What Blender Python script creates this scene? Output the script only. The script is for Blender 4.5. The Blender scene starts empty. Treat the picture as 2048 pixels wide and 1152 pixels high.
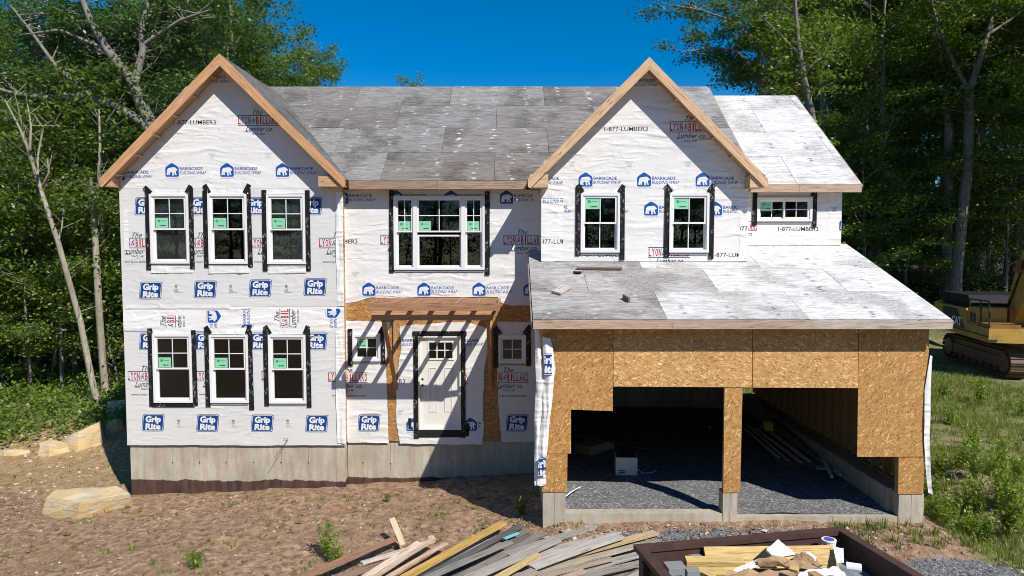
import bpy, bmesh, math, random
import numpy as np
from mathutils import Vector, Matrix, noise
from mathutils.geometry import tessellate_polygon

SC = bpy.context.scene
COL = SC.collection
R = math.radians
random.seed(7)

# ------------------------------------------------------------------ camera, sky, sun, exposure
FPX, CX, CY = 1365.0, 1024.0, 576.0
CAM = Vector((0.0, -15.0, 5.1))
PITCH = R(3.1)
cam_d = bpy.data.cameras.new('camera'); cam = bpy.data.objects.new('camera', cam_d); COL.objects.link(cam)
cam.location = CAM; cam.rotation_euler = (R(90) - PITCH, 0, 0)
cam_d.sensor_width = 36; cam_d.lens = FPX / 2048 * 36; cam_d.clip_start = 0.1; cam_d.clip_end = 2000
SC.camera = cam

SUN_AZ, SUN_EL = R(38), R(46)              # azimuth measured from the facade normal towards +X
sd = Vector((math.sin(SUN_AZ) * math.cos(SUN_EL), -math.cos(SUN_AZ) * math.cos(SUN_EL), math.sin(SUN_EL)))
W = bpy.data.worlds.new('World'); SC.world = W; W.use_nodes = True
wt = W.node_tree; bg = wt.nodes['Background']
sky = wt.nodes.new('ShaderNodeTexSky'); sky.sky_type = 'NISHITA'; sky.sun_disc = False
sky.sun_elevation = SUN_EL; sky.sun_rotation = math.atan2(sd.x, sd.y)
sky.air_density = 1.0; sky.dust_density = 0.0; sky.ozone_density = 5.0; sky.altitude = 400
hs = wt.nodes.new('ShaderNodeHueSaturation'); hs.inputs['Saturation'].default_value = 1.45; hs.inputs['Value'].default_value = 1.0
wt.links.new(sky.outputs[0], hs.inputs['Color']); wt.links.new(hs.outputs[0], bg.inputs['Color'])
bg.inputs['Strength'].default_value = 0.106
sl = bpy.data.lights.new('sun', 'SUN'); sun = bpy.data.objects.new('sun', sl); COL.objects.link(sun)
sl.energy = 5.0; sl.angle = R(0.53); sl.color = (1.0, 0.95, 0.875)
sun.rotation_euler = sd.to_track_quat('Z', 'Y').to_euler(); sun.location = (20, -25, 30)
vs = SC.view_settings; vs.view_transform = 'Standard'; vs.look = 'None'; vs.exposure = 0.14; vs.gamma = 1
vs.use_curve_mapping = False
SC.cycles.use_denoising = True; SC.cycles.denoising_input_passes = 'RGB_ALBEDO_NORMAL'; SC.cycles.denoising_prefilter = 'ACCURATE'; SC.cycles.filter_width = 0.95
SC.cycles.max_bounces = 8; SC.cycles.transparent_max_bounces = 12

# ------------------------------------------------------------------ measuring the photograph
_f = Vector((0, math.cos(PITCH), -math.sin(PITCH))); _u = Vector((0, math.sin(PITCH), math.cos(PITCH)))
def ray(px, py):
    return _f + Vector(((px - CX) / FPX, 0, 0)) + _u * ((CY - py) / FPX)
def at(px, py, Y):
    d = ray(px, py); return CAM + d * ((Y - CAM.y) / d.y)
def onz(px, py, Z):
    d = ray(px, py); return CAM + d * ((Z - CAM.z) / d.z)
def XZ(px, py, Y):
    p = at(px, py, Y); return p.x, p.z

# ------------------------------------------------------------------ node helper
class NT:
    def __init__(s, name):
        s.m = bpy.data.materials.new(name); s.m.use_nodes = True; s.t = s.m.node_tree
        s.b = s.t.nodes['Principled BSDF']; s.out = s.t.nodes['Material Output']
        s.b.inputs['Specular IOR Level'].default_value = 0.25
    def nd(s, typ, ins=None, **props):
        n = s.t.nodes.new('ShaderNode' + typ)
        for k, v in props.items(): setattr(n, k, v)
        for k, v in (ins or {}).items():
            if isinstance(v, bpy.types.NodeSocket): s.t.links.new(v, n.inputs[k])
            else: n.inputs[k].default_value = v
        return n
    def pos(s): return s.nd('NewGeometry').outputs['Position']
    def obj(s): return s.nd('TexCoord').outputs['Object']
    def mapv(s, v, scale=(1, 1, 1), rot=(0, 0, 0), loc=(0, 0, 0)):
        return s.nd('Mapping', {'Vector': v, 'Scale': scale, 'Rotation': rot, 'Location': loc}).outputs[0]
    def noise(s, v, scale, detail=4, rough=0.55, dist=0.0, typ='FBM'):
        n = s.nd('TexNoise', {'Vector': v, 'Scale': scale, 'Detail': detail, 'Roughness': rough, 'Distortion': dist}, noise_type=typ)
        return n.outputs[0]
    def vor(s, v, scale, feature='F1', out='Color', rnd=1.0):
        n = s.nd('TexVoronoi', {'Vector': v, 'Scale': scale, 'Randomness': rnd}, feature=feature); return n.outputs[out]
    def ramp(s, f, stops, interp='LINEAR'):
        n = s.nd('ValToRGB', {'Fac': f}); r = n.color_ramp; r.interpolation = interp
        while len(r.elements) < len(stops): r.elements.new(0.5)
        for e, (p, c) in zip(r.elements, stops):
            e.position = p; e.color = (c, c, c, 1) if isinstance(c, (int, float)) else (*c, 1)
        return n.outputs[0]
    def mix(s, f, a, b, mode='MIX'):
        n = s.nd('Mix', data_type='RGBA', blend_type=mode)
        for k, v in ((0, f), (6, a), (7, b)):
            if isinstance(v, bpy.types.NodeSocket): s.t.links.new(v, n.inputs[k])
            elif k == 0: n.inputs[0].default_value = v
            else: n.inputs[k].default_value = (*v, 1) if len(v) == 3 else v
        return n.outputs[2]
    def math(s, op, a, b=0.0, c=None):
        n = s.nd('Math', operation=op)
        for i, v in enumerate((a, b) if c is None else (a, b, c)):
            if isinstance(v, bpy.types.NodeSocket): s.t.links.new(v, n.inputs[i])
            else: n.inputs[i].default_value = v
        return n.outputs[0]
    def bump(s, h, strength=0.5, dist=0.01, nrm=None):
        ins = {'Height': h, 'Strength': strength, 'Distance': dist}
        if nrm is not None: ins['Normal'] = nrm
        return s.nd('Bump', ins).outputs[0]
    def fin(s, col, rough=0.7, nrm=None, **kw):
        for k, v in [('Base Color', col), ('Roughness', rough), ('Normal', nrm)] + list(kw.items()):
            if v is None: continue
            if isinstance(v, bpy.types.NodeSocket): s.t.links.new(v, s.b.inputs[k])
            else: s.b.inputs[k].default_value = (*v, 1) if isinstance(v, tuple) and len(v) == 3 else v
        return s.m

M = {}
def wrinkle(n, wr=0.7):
    p = n.pos()
    d = n.noise(p, 0.9, 3)
    pw = n.mix(0.25, p, n.nd('TexNoise', {'Vector': p, 'Scale': 1.1, 'Detail': 2}).outputs['Color'], 'ADD')
    a = n.noise(n.mapv(pw, (0.7, 1, 4.2), (0, R(14), 0)), 2.3, 4, 0.5, 0.3, 'RIDGED_MULTIFRACTAL')
    b = n.noise(n.mapv(pw, (1.6, 1, 2.2), (0, R(-50), 0)), 3.0, 3, 0.5, 0.4, 'RIDGED_MULTIFRACTAL')
    m = n.ramp(d, [(0.35, 0.12), (0.62, 1.0)])
    h = n.math('MULTIPLY', n.math('ADD', n.math('MULTIPLY', a, 0.6), n.math('MULTIPLY', b, 0.35)), m)
    big = n.noise(n.mapv(pw, (0.5, 1, 2.4), (0, R(-24), 0)), 1.5, 2, 0.45, 0.6, 'RIDGED_MULTIFRACTAL'); h = n.math('ADD', h, n.math('MULTIPLY', big, 0.55 if wr > 0.6 else 0.12))
    fine = n.noise(n.mapv(p, (1, 1, 1.6)), 26, 2)
    h = n.math('ADD', h, n.math('MULTIPLY', fine, 0.06))
    return n.bump(h, wr, 0.055)
def make_wrap(name, base, wr=0.9):
    n = NT(name); p = n.pos()
    v = n.noise(p, 1.3, 5); dirt = n.noise(n.mapv(p, (3, 3, 0.6)), 2.5, 4)
    c = n.mix(n.ramp(v, [(0.35, 0.0), (0.7, 1.0)]), tuple(x * 0.94 for x in base), base)
    c = n.mix(n.ramp(dirt, [(0.58, 0.0), (0.85, 0.22)]), c, (0.5, 0.47, 0.43))
    return n.fin(c, 0.5, wrinkle(n, wr))
M['wrap_white'] = make_wrap('wrap_white', (0.79, 0.775, 0.755))
M['wrap_grey'] = make_wrap('wrap_grey', (0.70, 0.69, 0.675), 0.4)
M['wrap_bright'] = make_wrap('wrap_bright', (0.83, 0.82, 0.80))
def make_ink(name, c):
    n = NT(name); return n.fin(c, 0.5, wrinkle(n))
M['ink_blue'] = make_ink('ink_blue', (0.012, 0.085, 0.36))
M['ink_navy'] = make_ink('ink_navy', (0.010, 0.045, 0.17))
M['ink_red'] = make_ink('ink_red', (0.42, 0.022, 0.035))
M['ink_black'] = make_ink('ink_black', (0.035, 0.035, 0.04))
M['ink_grey'] = make_ink('ink_grey', (0.28, 0.29, 0.31))
M['ink_white'] = make_ink('ink_white', (0.74, 0.75, 0.75))

def make_osb(name, rot):
    n = NT(name); p = n.pos(); tint = n.nd('ObjectInfo').outputs['Color']
    j = n.mix(0.045, p, n.nd('TexNoise', {'Vector': p, 'Scale': 5, 'Detail': 2}).outputs['Color'], 'ADD')
    def lay(r, sc, k):
        vv = n.mapv(j, (1, 1, 1), (0, R(r), 0), (k, 0, k)); vv = n.mapv(vv, (1, 1, 4.5))
        return n.vor(vv, sc)
    a = lay(rot + 14, 10, 0); b = lay(rot - 24, 11, 3.3); c = lay(rot + 75, 10.5, 7.7)
    sel = n.noise(p, 16, 2)
    av = n.nd('SeparateColor', {'Color': a}).outputs[0]; bv = n.nd('SeparateColor', {'Color': b}).outputs[1]; cv = n.nd('SeparateColor', {'Color': c}).outputs[2]
    ab = n.mix(n.ramp(sel, [(0.46, 0), (0.5, 1)]), av, bv); abc = n.mix(n.ramp(n.noise(p, 13, 2), [(0.60, 0), (0.63, 1)]), ab, cv)
    col = n.ramp(abc, [(0.0, (0.27, 0.125, 0.035)), (0.16, (0.45, 0.235, 0.078)), (0.75, (0.56, 0.315, 0.115)), (0.92, (0.70, 0.44, 0.185)), (1.0, (0.86, 0.62, 0.33))])
    grain = n.noise(n.mapv(p, (6, 6, 60), (0, R(rot), 0)), 4, 3)
    col = n.mix(0.22, col, grain, 'OVERLAY'); col = n.mix(1.0, col, tint, 'MULTIPLY')
    sx = n.nd('SeparateXYZ', {'Vector': p})
    ln = n.ramp(n.math('PINGPONG', n.math('ADD', sx.outputs[2], 0.02), 0.203), [(0.0, 1.0), (0.022, 0.0)])
    brk = n.ramp(n.noise(n.mapv(p, (22, 1, 1)), 1, 1), [(0.4, 0), (0.55, 1)])
    col = n.mix(n.math('MULTIPLY', n.math('MULTIPLY', ln, brk), 0.28), col, (0.16, 0.10, 0.05))
    nl = n.ramp(n.math('PINGPONG', n.math('ADD', sx.outputs[0], 0.05), 0.203), [(0.0, 1.0), (0.03, 0.0)]); nd_ = n.ramp(n.math('PINGPONG', sx.outputs[2], 0.076), [(0.0, 1.0), (0.10, 0.0)])
    col = n.mix(n.math('MULTIPLY', n.math('MULTIPLY', nl, nd_), 0.16), col, (0.12, 0.07, 0.03))
    st = n.noise(p, 1.1, 4); col = n.mix(n.ramp(st, [(0.4, 0.0), (0.8, 0.22)]), col, (0.34, 0.20, 0.09))
    return n.fin(col, 0.6, n.bump(abc, 0.35, 0.004))
M['osb_h'] = make_osb('osb_h', 0); M['osb_v'] = make_osb('osb_v', 58)

def make_ply():
    n = NT('weathered_plywood'); o = n.obj(); oi = n.nd('ObjectInfo')
    off = n.nd('VectorMath', {0: o}, operation='ADD'); sh = n.nd('CombineXYZ', {'X': n.math('MULTIPLY', oi.outputs['Random'], 37.0), 'Y': n.math('MULTIPLY', oi.outputs['Random'], 91.0)})
    n.t.links.new(sh.outputs[0], off.inputs[1]); v = off.outputs[0]
    g1 = n.noise(n.mapv(v, (1.0, 6, 1)), 2.6, 8, 0.72, 1.2); g2 = n.noise(n.mapv(v, (1.3, 22, 1)), 4, 5, 0.65, 0.4)
    cath = n.noise(n.mapv(v, (0.8, 3.2, 1)), 2.0, 2, 0.5, 2.6)
    band = n.math('PINGPONG', n.math('MULTIPLY', cath, 9.0), 0.5)
    bandm = n.ramp(n.noise(v, 0.8, 2), [(0.5, 0), (0.62, 1)])
    t = n.math('ADD', n.math('MULTIPLY', g1, 0.65), n.math('MULTIPLY', g2, 0.35))
    t = n.mix(n.math('MULTIPLY', bandm, 0.35), t, band)
    col = n.ramp(t, [(0.36, (0.26, 0.235, 0.215)), (0.46, (0.70, 0.67, 0.645)), (0.54, (1.0, 0.99, 0.98)), (0.64, (1.5, 1.48, 1.45))])
    col = n.mix(n.ramp(oi.outputs['Alpha'], [(0.1, 0.28), (0.3, 0.12)]), col, (0.98, 0.97, 0.95))
    pink = n.ramp(n.noise(n.mapv(v, (1, 2.6, 1)), 1.6, 5, 0.6), [(0.55, 0), (0.68, 0.6)])
    col = n.mix(pink, col, n.mix(1.0, col, (1.0, 0.82, 0.73), 'MULTIPLY'))
    col = n.mix(1.0, col, oi.outputs['Color'], 'MULTIPLY')
    # fastener / weather spots in rows along the rafters (0.4 m)
    sx = n.nd('SeparateXYZ', {'Vector': o})
    row = n.ramp(n.math('PINGPONG', n.math('ADD', sx.outputs[0], n.math('MULTIPLY', n.noise(n.mapv(v, (1, 9, 1)), 2, 1), 0.10)), 0.405), [(0.0, 1), (0.11, 0)])
    sp = n.vor(n.mapv(v, (5, 9, 1)), 1.0, 'F1', 'Distance')
    spots = n.math('MULTIPLY', n.math('MULTIPLY', n.ramp(sp, [(0.14, 1), (0.40, 0)]), row), n.ramp(n.noise(v, 1.2, 2), [(0.30, 0.25), (0.5, 1)]))
    tone = n.ramp(oi.outputs['Alpha'], [(0.0, (0.05, 0.05, 0.05)), (1.0, (0.75, 0.74, 0.72))])
    col = n.mix(n.math('MULTIPLY', spots, 0.9), col, tone)
    blot = n.ramp(n.noise(n.mapv(v, (0.9, 2.2, 1)), 2.2, 6, 0.7), [(0.62, 0), (0.80, 0.4)])
    col = n.mix(blot, col, (0.11, 0.105, 0.10))
    return n.fin(col, 0.85, n.bump(t, 0.35, 0.006))
M['ply'] = make_ply()

def make_wood(name, ring=1.0, rough=0.7):
    n = NT(name); o = n.obj(); oi = n.nd('ObjectInfo')
    off = n.nd('VectorMath', {0: o}, operation='ADD'); sh = n.nd('CombineXYZ', {'X': n.math('MULTIPLY', oi.outputs['Random'], 53.0), 'Z': n.math('MULTIPLY', oi.outputs['Random'], 17.0)})
    n.t.links.new(sh.outputs[0], off.inputs[1]); v = off.outputs[0]
    g = n.noise(n.mapv(v, (0.8, 14, 14)), 3.0, 6, 0.6, 0.7); g2 = n.noise(n.mapv(v, (1.5, 50, 50)), 3, 3)
    t = n.math('ADD', n.math('MULTIPLY', g, 0.7), n.math('MULTIPLY', g2, 0.3))
    col = n.ramp(t, [(0.32, (0.36, 0.31, 0.27)), (0.48, (0.92, 0.91, 0.90)), (0.68, (1.3, 1.28, 1.24))])
    col = n.mix(1.0, col, oi.outputs['Color'], 'MULTIPLY')
    kn = n.vor(n.mapv(v, (2.2, 9, 9)), 1.0, 'F1', 'Distance'); col = n.mix(n.ramp(kn, [(0.04, 0.75), (0.14, 0)]), col, (0.09, 0.05, 0.03))
    wth = n.ramp(n.noise(v, 1.7, 4), [(0.5, 0), (0.8, 0.35)]); col = n.mix(wth, col, n.mix(1.0, col, (0.62, 0.62, 0.64), 'MULTIPLY'))
    return n.fin(col, rough, n.bump(t, 0.4, 0.003))
M['wood'] = make_wood('lumber')

def make_concrete():
    n = NT('cast_concrete'); p = n.pos()
    a = n.noise(p, 1.4, 6, 0.6); b = n.noise(n.mapv(p, (5, 5, 0.8)), 2.0, 5, 0.6); f = n.noise(p, 60, 3)
    col = n.ramp(a, [(0.3, (0.37, 0.33, 0.265)), (0.7, (0.55, 0.50, 0.41))])
    col = n.mix(n.ramp(b, [(0.42, 0), (0.7, 0.65)]), col, (0.33, 0.245, 0.175)); col = n.mix(0.25, col, f, 'OVERLAY')
    sx = n.nd('SeparateXYZ', {'Vector': p})
    z = n.math('ADD', sx.outputs[2], n.math('MULTIPLY', n.noise(n.mapv(p, (1, 1, 0.3)), 3.0, 4), 0.16))
    tar = n.ramp(z, [(0.105, 1.0), (0.125, 0.0)]); drip = n.noise(n.mapv(p, (4, 4, 0.9)), 2, 5)
    soil = n.mix(n.ramp(drip, [(0.38, 0), (0.75, 1)]), (0.115, 0.062, 0.045), (0.022, 0.020, 0.019))
    msk = n.math('MULTIPLY', tar, n.ramp(sx.outputs[1], [(0.0, 0.0), (0.01, 0.0)]))
    # the damp-proofing and soil stain only runs along the house front (not the garage piers)
    lim = n.math('MULTIPLY', n.math('GREATER_THAN', sx.outputs[1], -1.0), n.math('LESS_THAN', sx.outputs[0], 0.3))
    col = n.mix(n.math('MULTIPLY', tar, lim), col, soil)
    pit = n.ramp(n.vor(p, 34, 'F1', 'Distance'), [(0.05, 0.5), (0.14, 0.0)]); col = n.mix(n.math('MULTIPLY', pit, n.ramp(a, [(0.45, 0), (0.6, 1)])), col, (0.2, 0.19, 0.17))
    return n.fin(col, 0.85, n.bump(n.math('ADD', f, n.math('MULTIPLY', a, 2.0)), 0.25, 0.006))
M['concrete'] = make_concrete()

def plain(name, c, rough=0.5, nscale=8, var=0.15, **kw):
    n = NT(name); v = n.noise(n.pos(), nscale, 4)
    lo = tuple(x * (1 - var) for x in c); hi = tuple(min(1, x * (1 + var)) for x in c)
    return n.fin(n.mix(v, lo, hi), rough, n.bump(v, 0.08, 0.003), **kw)
M['vinyl'] = plain('white_vinyl', (0.78, 0.78, 0.77), 0.35, 5, 0.03)
M['door_paint'] = plain('cream_door', (0.76, 0.735, 0.68), 0.45, 3, 0.03)
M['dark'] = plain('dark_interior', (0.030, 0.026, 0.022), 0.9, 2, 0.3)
M['studwood'] = plain('stud_wood', (0.42, 0.265, 0.14), 0.8, 6, 0.25)
M['black'] = plain('black_rubber', (0.018, 0.018, 0.018), 0.6, 9, 0.3)
M['steel_dark'] = plain('dark_steel', (0.05, 0.05, 0.055), 0.5, 9, 0.3)
M['sticker'] = plain('mint_sticker', (0.27, 0.62, 0.40), 0.5, 3, 0.04)
M['sticker_dot'] = plain('green_dot', (0.03, 0.36, 0.12), 0.5, 3, 0.04)
M['sticker_ink'] = plain('sticker_ink', (0.05, 0.06, 0.05), 0.5, 3, 0.04)
def make_tape():
    n = NT('flashing_tape'); p = n.pos()
    v = n.vor(n.mapv(p, (18, 1, 9)), 1.0, 'F1', 'Distance'); b = n.noise(p, 45, 2, 0.5, 1.0); r = n.noise(p, 3.0, 2)
    f = n.math('MULTIPLY', n.math('MULTIPLY', n.ramp(v, [(0.30, 1), (0.42, 0)]), n.ramp(b, [(0.50, 0), (0.56, 1)])), n.ramp(r, [(0.42, 0), (0.52, 1)]))
    return n.fin(n.mix(n.math('MULTIPLY', f, 0.55), (0.014, 0.014, 0.015), (0.5, 0.5, 0.5)), 0.42, n.bump(n.noise(p, 20, 3), 0.3, 0.006))
M['tape'] = make_tape()
def make_glass():
    n = NT('window_glass'); t = n.nd('BsdfTransparent', {'Color': (0.91, 0.95, 0.93, 1)}); g = n.nd('BsdfGlossy', {'Color': (1, 1, 1, 1), 'Roughness': 0.0})
    wob = n.noise(n.pos(), 1.5, 2); n.t.links.new(n.bump(wob, 0.04, 0.02), g.inputs['Normal'])
    fr = n.nd('Fresnel', {'IOR': 1.5}); k = n.math('MULTIPLY', fr.outputs[0], 0.7)
    mx = n.nd('MixShader', {0: k}); n.t.links.new(t.outputs[0], mx.inputs[1]); n.t.links.new(g.outputs[0], mx.inputs[2])
    n.t.links.new(mx.outputs[0], n.out.inputs['Surface']); return n.m
M['glass'] = make_glass()
def make_screen():
    n = NT('insect_screen'); t = n.nd('BsdfTransparent'); d = n.nd('BsdfDiffuse', {'Color': (0.105, 0.105, 0.105, 1)})
    mx = n.nd('MixShader', {0: 0.8}); n.t.links.new(t.outputs[0], mx.inputs[1]); n.t.links.new(d.outputs[0], mx.inputs[2])
    n.t.links.new(mx.outputs[0], n.out.inputs['Surface']); return n.m
M['screen'] = make_screen()

def make_leaf(name, lo, mid, hi):
    n = NT(name); g = n.nd('NewGeometry'); oi = n.nd('ObjectInfo')
    f = n.math('ADD', n.math('MULTIPLY', g.outputs['Random Per Island'], 0.55), n.math('MULTIPLY', oi.outputs['Random'], 0.45))
    c = n.ramp(f, [(0.05, lo), (0.5, mid), (0.95, hi)])
    d = n.nd('BsdfPrincipled', {'Base Color': c, 'Roughness': 0.42, 'Specular IOR Level': 0.5})
    tc = n.mix(1.0, c, (1.25, 1.5, 0.5), 'MULTIPLY'); tr = n.nd('BsdfTranslucent', {'Color': tc})
    mx = n.nd('MixShader', {0: 0.40}); n.t.links.new(d.outputs[0], mx.inputs[1]); n.t.links.new(tr.outputs[0], mx.inputs[2])
    n.t.links.new(mx.outputs[0], n.out.inputs['Surface']); return n.m
M['leaf'] = make_leaf('leaf_green', (0.062, 0.108, 0.018), (0.125, 0.188, 0.033), (0.235, 0.30, 0.064))
M['leaf_blue'] = make_leaf('leaf_bluish', (0.042, 0.092, 0.034), (0.080, 0.148, 0.054), (0.135, 0.210, 0.075))
M['leaf_light'] = make_leaf('leaf_bright', (0.07, 0.13, 0.018), (0.14, 0.22, 0.032), (0.24, 0.31, 0.055))
M['weed_leaf'] = make_leaf('weed_leaf', (0.10, 0.16, 0.018), (0.20, 0.28, 0.035), (0.34, 0.40, 0.07))
M['grass'] = make_leaf('grass_blade', (0.11, 0.15, 0.025), (0.21, 0.25, 0.05), (0.36, 0.36, 0.12))
M['grass_dry'] = make_leaf('grass_dry', (0.13, 0.11, 0.04), (0.16, 0.18, 0.05), (0.28, 0.23, 0.10))
def make_bark(name, lo, hi):
    n = NT(name); o = n.obj(); a = n.noise(n.mapv(o, (9, 9, 1.6)), 1.6, 5, 0.6, 0.5); b = n.noise(o, 1.1, 4)
    c = n.ramp(a, [(0.3, lo), (0.7, hi)]); c = n.mix(n.ramp(b, [(0.5, 0), (0.7, 0.4)]), c, (0.20, 0.22, 0.14))
    return n.fin(c, 0.9, n.bump(a, 0.8, 0.03))
M['bark'] = make_bark('bark_grey', (0.12, 0.105, 0.09), (0.29, 0.26, 0.225))
M['bark_pale'] = make_bark('bark_pale', (0.22, 0.19, 0.14), (0.44, 0.40, 0.31))

def make_ground():
    n = NT('ground'); p = n.pos(); at_ = n.nd('VertexColor', layer_name='cover').outputs[0]; sp = n.nd('SeparateColor', {'Color': at_})
    n1 = n.noise(p, 0.9, 6, 0.62); n2 = n.noise(p, 7, 5, 0.65); n3 = n.noise(p, 45, 3, 0.6)
    dirt = n.ramp(n2, [(0.34, (0.13, 0.076, 0.043)), (0.5, (0.31, 0.20, 0.122)), (0.68, (0.53, 0.375, 0.245))])
    dirt = n.mix(0.6, dirt, n3, 'OVERLAY'); dirt = n.mix(n.ramp(n1, [(0.35, 0.0), (0.65, 0.6)]), dirt, (0.27, 0.172, 0.104))
    peb = n.vor(p, 17, 'F1', 'Distance'); pc = n.nd('SeparateColor', {'Color': n.vor(p, 17)})
    pm = n.math('MULTIPLY', n.ramp(peb, [(0.16, 1), (0.26, 0)]), n.ramp(pc.outputs[0], [(0.62, 0), (0.68, 1)]))
    dirt = n.mix(n.math('MULTIPLY', pm, 0.8), dirt, n.ramp(pc.outputs[1], [(0, (0.20, 0.14, 0.10)), (1, (0.56, 0.46, 0.37))]))
    sand = n.ramp(n2, [(0.28, (0.22, 0.14, 0.062)), (0.55, (0.38, 0.265, 0.135)), (0.78, (0.52, 0.40, 0.25))]); sand = n.mix(0.3, sand, n3, 'OVERLAY')
    gv = n.nd('SeparateColor', {'Color': n.vor(p, 38)}); gd = n.vor(p, 38, 'F1', 'Distance')
    grav = n.ramp(gv.outputs[0], [(0, (0.08, 0.082, 0.088)), (0.6, (0.165, 0.167, 0.172)), (0.93, (0.27, 0.27, 0.27)), (1, (0.45, 0.44, 0.42))])
    turf = n.ramp(n.math('ADD', n.math('MULTIPLY', n2, 0.5), n.math('MULTIPLY', n1, 0.5)), [(0.38, (0.10, 0.135, 0.032)), (0.50, (0.19, 0.19, 0.07)), (0.60, (0.33, 0.26, 0.15))]); turf = n.mix(0.3, turf, n3, 'OVERLAY')
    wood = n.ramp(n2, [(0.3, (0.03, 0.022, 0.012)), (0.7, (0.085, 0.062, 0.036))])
    def m(ch, soft=0.12): return n.ramp(n.math('ADD', sp.outputs[ch], n.math('MULTIPLY', n.math('SUBTRACT', n2, 0.5), 0.9)), [(0.5 - soft, 0), (0.5 + soft, 1)])
    c = n.mix(m(0), dirt, sand); c = n.mix(m(1), c, turf); c = n.mix(m(2, 0.06), c, grav)
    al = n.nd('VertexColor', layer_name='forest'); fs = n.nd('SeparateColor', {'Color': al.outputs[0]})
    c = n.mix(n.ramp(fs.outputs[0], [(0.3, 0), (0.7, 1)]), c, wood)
    h = n.math('ADD', n.math('ADD', n.math('MULTIPLY', n2, 1.2), n.math('MULTIPLY', n3, 0.4)), n.math('MULTIPLY', gd, -0.5))
    return n.fin(c, 0.95, n.bump(h, 0.9, 0.035))
M['ground'] = make_ground()
def make_gravel():
    n = NT('crushed_gravel'); p = n.pos(); gv = n.nd('SeparateColor', {'Color': n.vor(p, 36)}); gd = n.vor(p, 36, 'F1', 'Distance')
    c = n.ramp(gv.outputs[0], [(0, (0.08, 0.083, 0.09)), (0.6, (0.165, 0.168, 0.175)), (0.93, (0.27, 0.27, 0.27)), (1, (0.45, 0.44, 0.42))])
    c = n.mix(n.ramp(n.noise(p, 1.5, 3), [(0.4, 0), (0.8, 0.3)]), c, (0.09, 0.085, 0.08))
    return n.fin(c, 0.9, n.bump(gd, -0.9, 0.02))
M['gravel'] = make_gravel()
def make_stone(name, lo, hi, strata=True):
    n = NT(name); o = n.obj(); s1 = n.noise(n.mapv(o, (1, 1, 7 if strata else 1.5), (R(8), R(6), 0)), 2.2, 6, 0.6, 0.4); s2 = n.noise(o, 2.0, 5)
    c = n.ramp(s1, [(0.3, lo), (0.65, hi)]); c = n.mix(n.ramp(s2, [(0.38, 0), (0.62, 0.8)]), c, (0.60, 0.40, 0.17))
    nz = n.nd('SeparateXYZ', {'Vector': n.nd('NewGeometry').outputs['True Normal']})
    return n.fin(c, 0.85, n.bump(n.math('ADD', s1, n.noise(o, 14, 4)), 0.5, 0.03))
M['sandstone'] = make_stone('sandstone', (0.34, 0.30, 0.22), (0.68, 0.57, 0.39))
def make_peb(name, stops):
    n = NT(name); g = n.nd('NewGeometry').outputs['Random Per Island']; return n.fin(n.mix(0.3, n.ramp(g, stops), n.noise(n.pos(), 30, 3), 'OVERLAY'), 0.9)
M['pebble'] = make_peb('pebble_mix', [(0.0, (0.17, 0.11, 0.08)), (0.45, (0.27, 0.19, 0.14)), (0.8, (0.40, 0.31, 0.24)), (1.0, (0.60, 0.53, 0.44))])
M['clod'] = make_peb('clod', [(0.0, (0.13, 0.075, 0.045)), (0.6, (0.25, 0.155, 0.10)), (1.0, (0.36, 0.245, 0.165))])
M['pebble_grey'] = make_peb('pebble_grey', [(0.0, (0.06, 0.06, 0.065)), (0.6, (0.16, 0.16, 0.17)), (0.93, (0.27, 0.27, 0.27)), (1.0, (0.5, 0.49, 0.47))])
M['rust'] = plain('rusty_brown_steel', (0.075, 0.042, 0.034), 0.6, 6, 0.5)
def make_cat(name, base, rustc):
    n = NT(name); p = n.pos(); a = n.noise(p, 2.2, 6, 0.65); c = n.mix(n.ramp(a, [(0.5, 0), (0.75, 0.8)]), base, rustc)
    return n.fin(c, 0.5, n.bump(a, 0.2, 0.01))
M['cat_yellow'] = make_cat('machine_yellow', (0.50, 0.31, 0.07), (0.20, 0.10, 0.03))
M['cat_rust'] = make_cat('track_rust', (0.13, 0.085, 0.06), (0.21, 0.115, 0.065))
M['cat_tool'] = make_cat('rusty_yellow', (0.30, 0.15, 0.045), (0.16, 0.07, 0.025))
M['cardboard'] = plain('cardboard', (0.40, 0.26, 0.145), 0.85, 4, 0.12)
M['white_sheet'] = plain('white_sheet', (0.80, 0.80, 0.80), 0.6, 4, 0.04)
M['grey_block'] = plain('grey_block', (0.24, 0.255, 0.26), 0.8, 5, 0.12)
M['teal'] = plain('teal_plastic', (0.16, 0.50, 0.52), 0.5, 4, 0.15)
M['yellow_paper'] = plain('yellow_paper', (0.62, 0.55, 0.10), 0.7, 4, 0.1)
M['orange'] = plain('orange_plastic', (0.55, 0.12, 0.03), 0.5, 4, 0.1)
M['purple'] = plain('purple_plastic', (0.12, 0.09, 0.35), 0.4, 4, 0.1)
M['appliance'] = plain('appliance_white', (0.62, 0.62, 0.58), 0.4, 4, 0.08)

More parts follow.
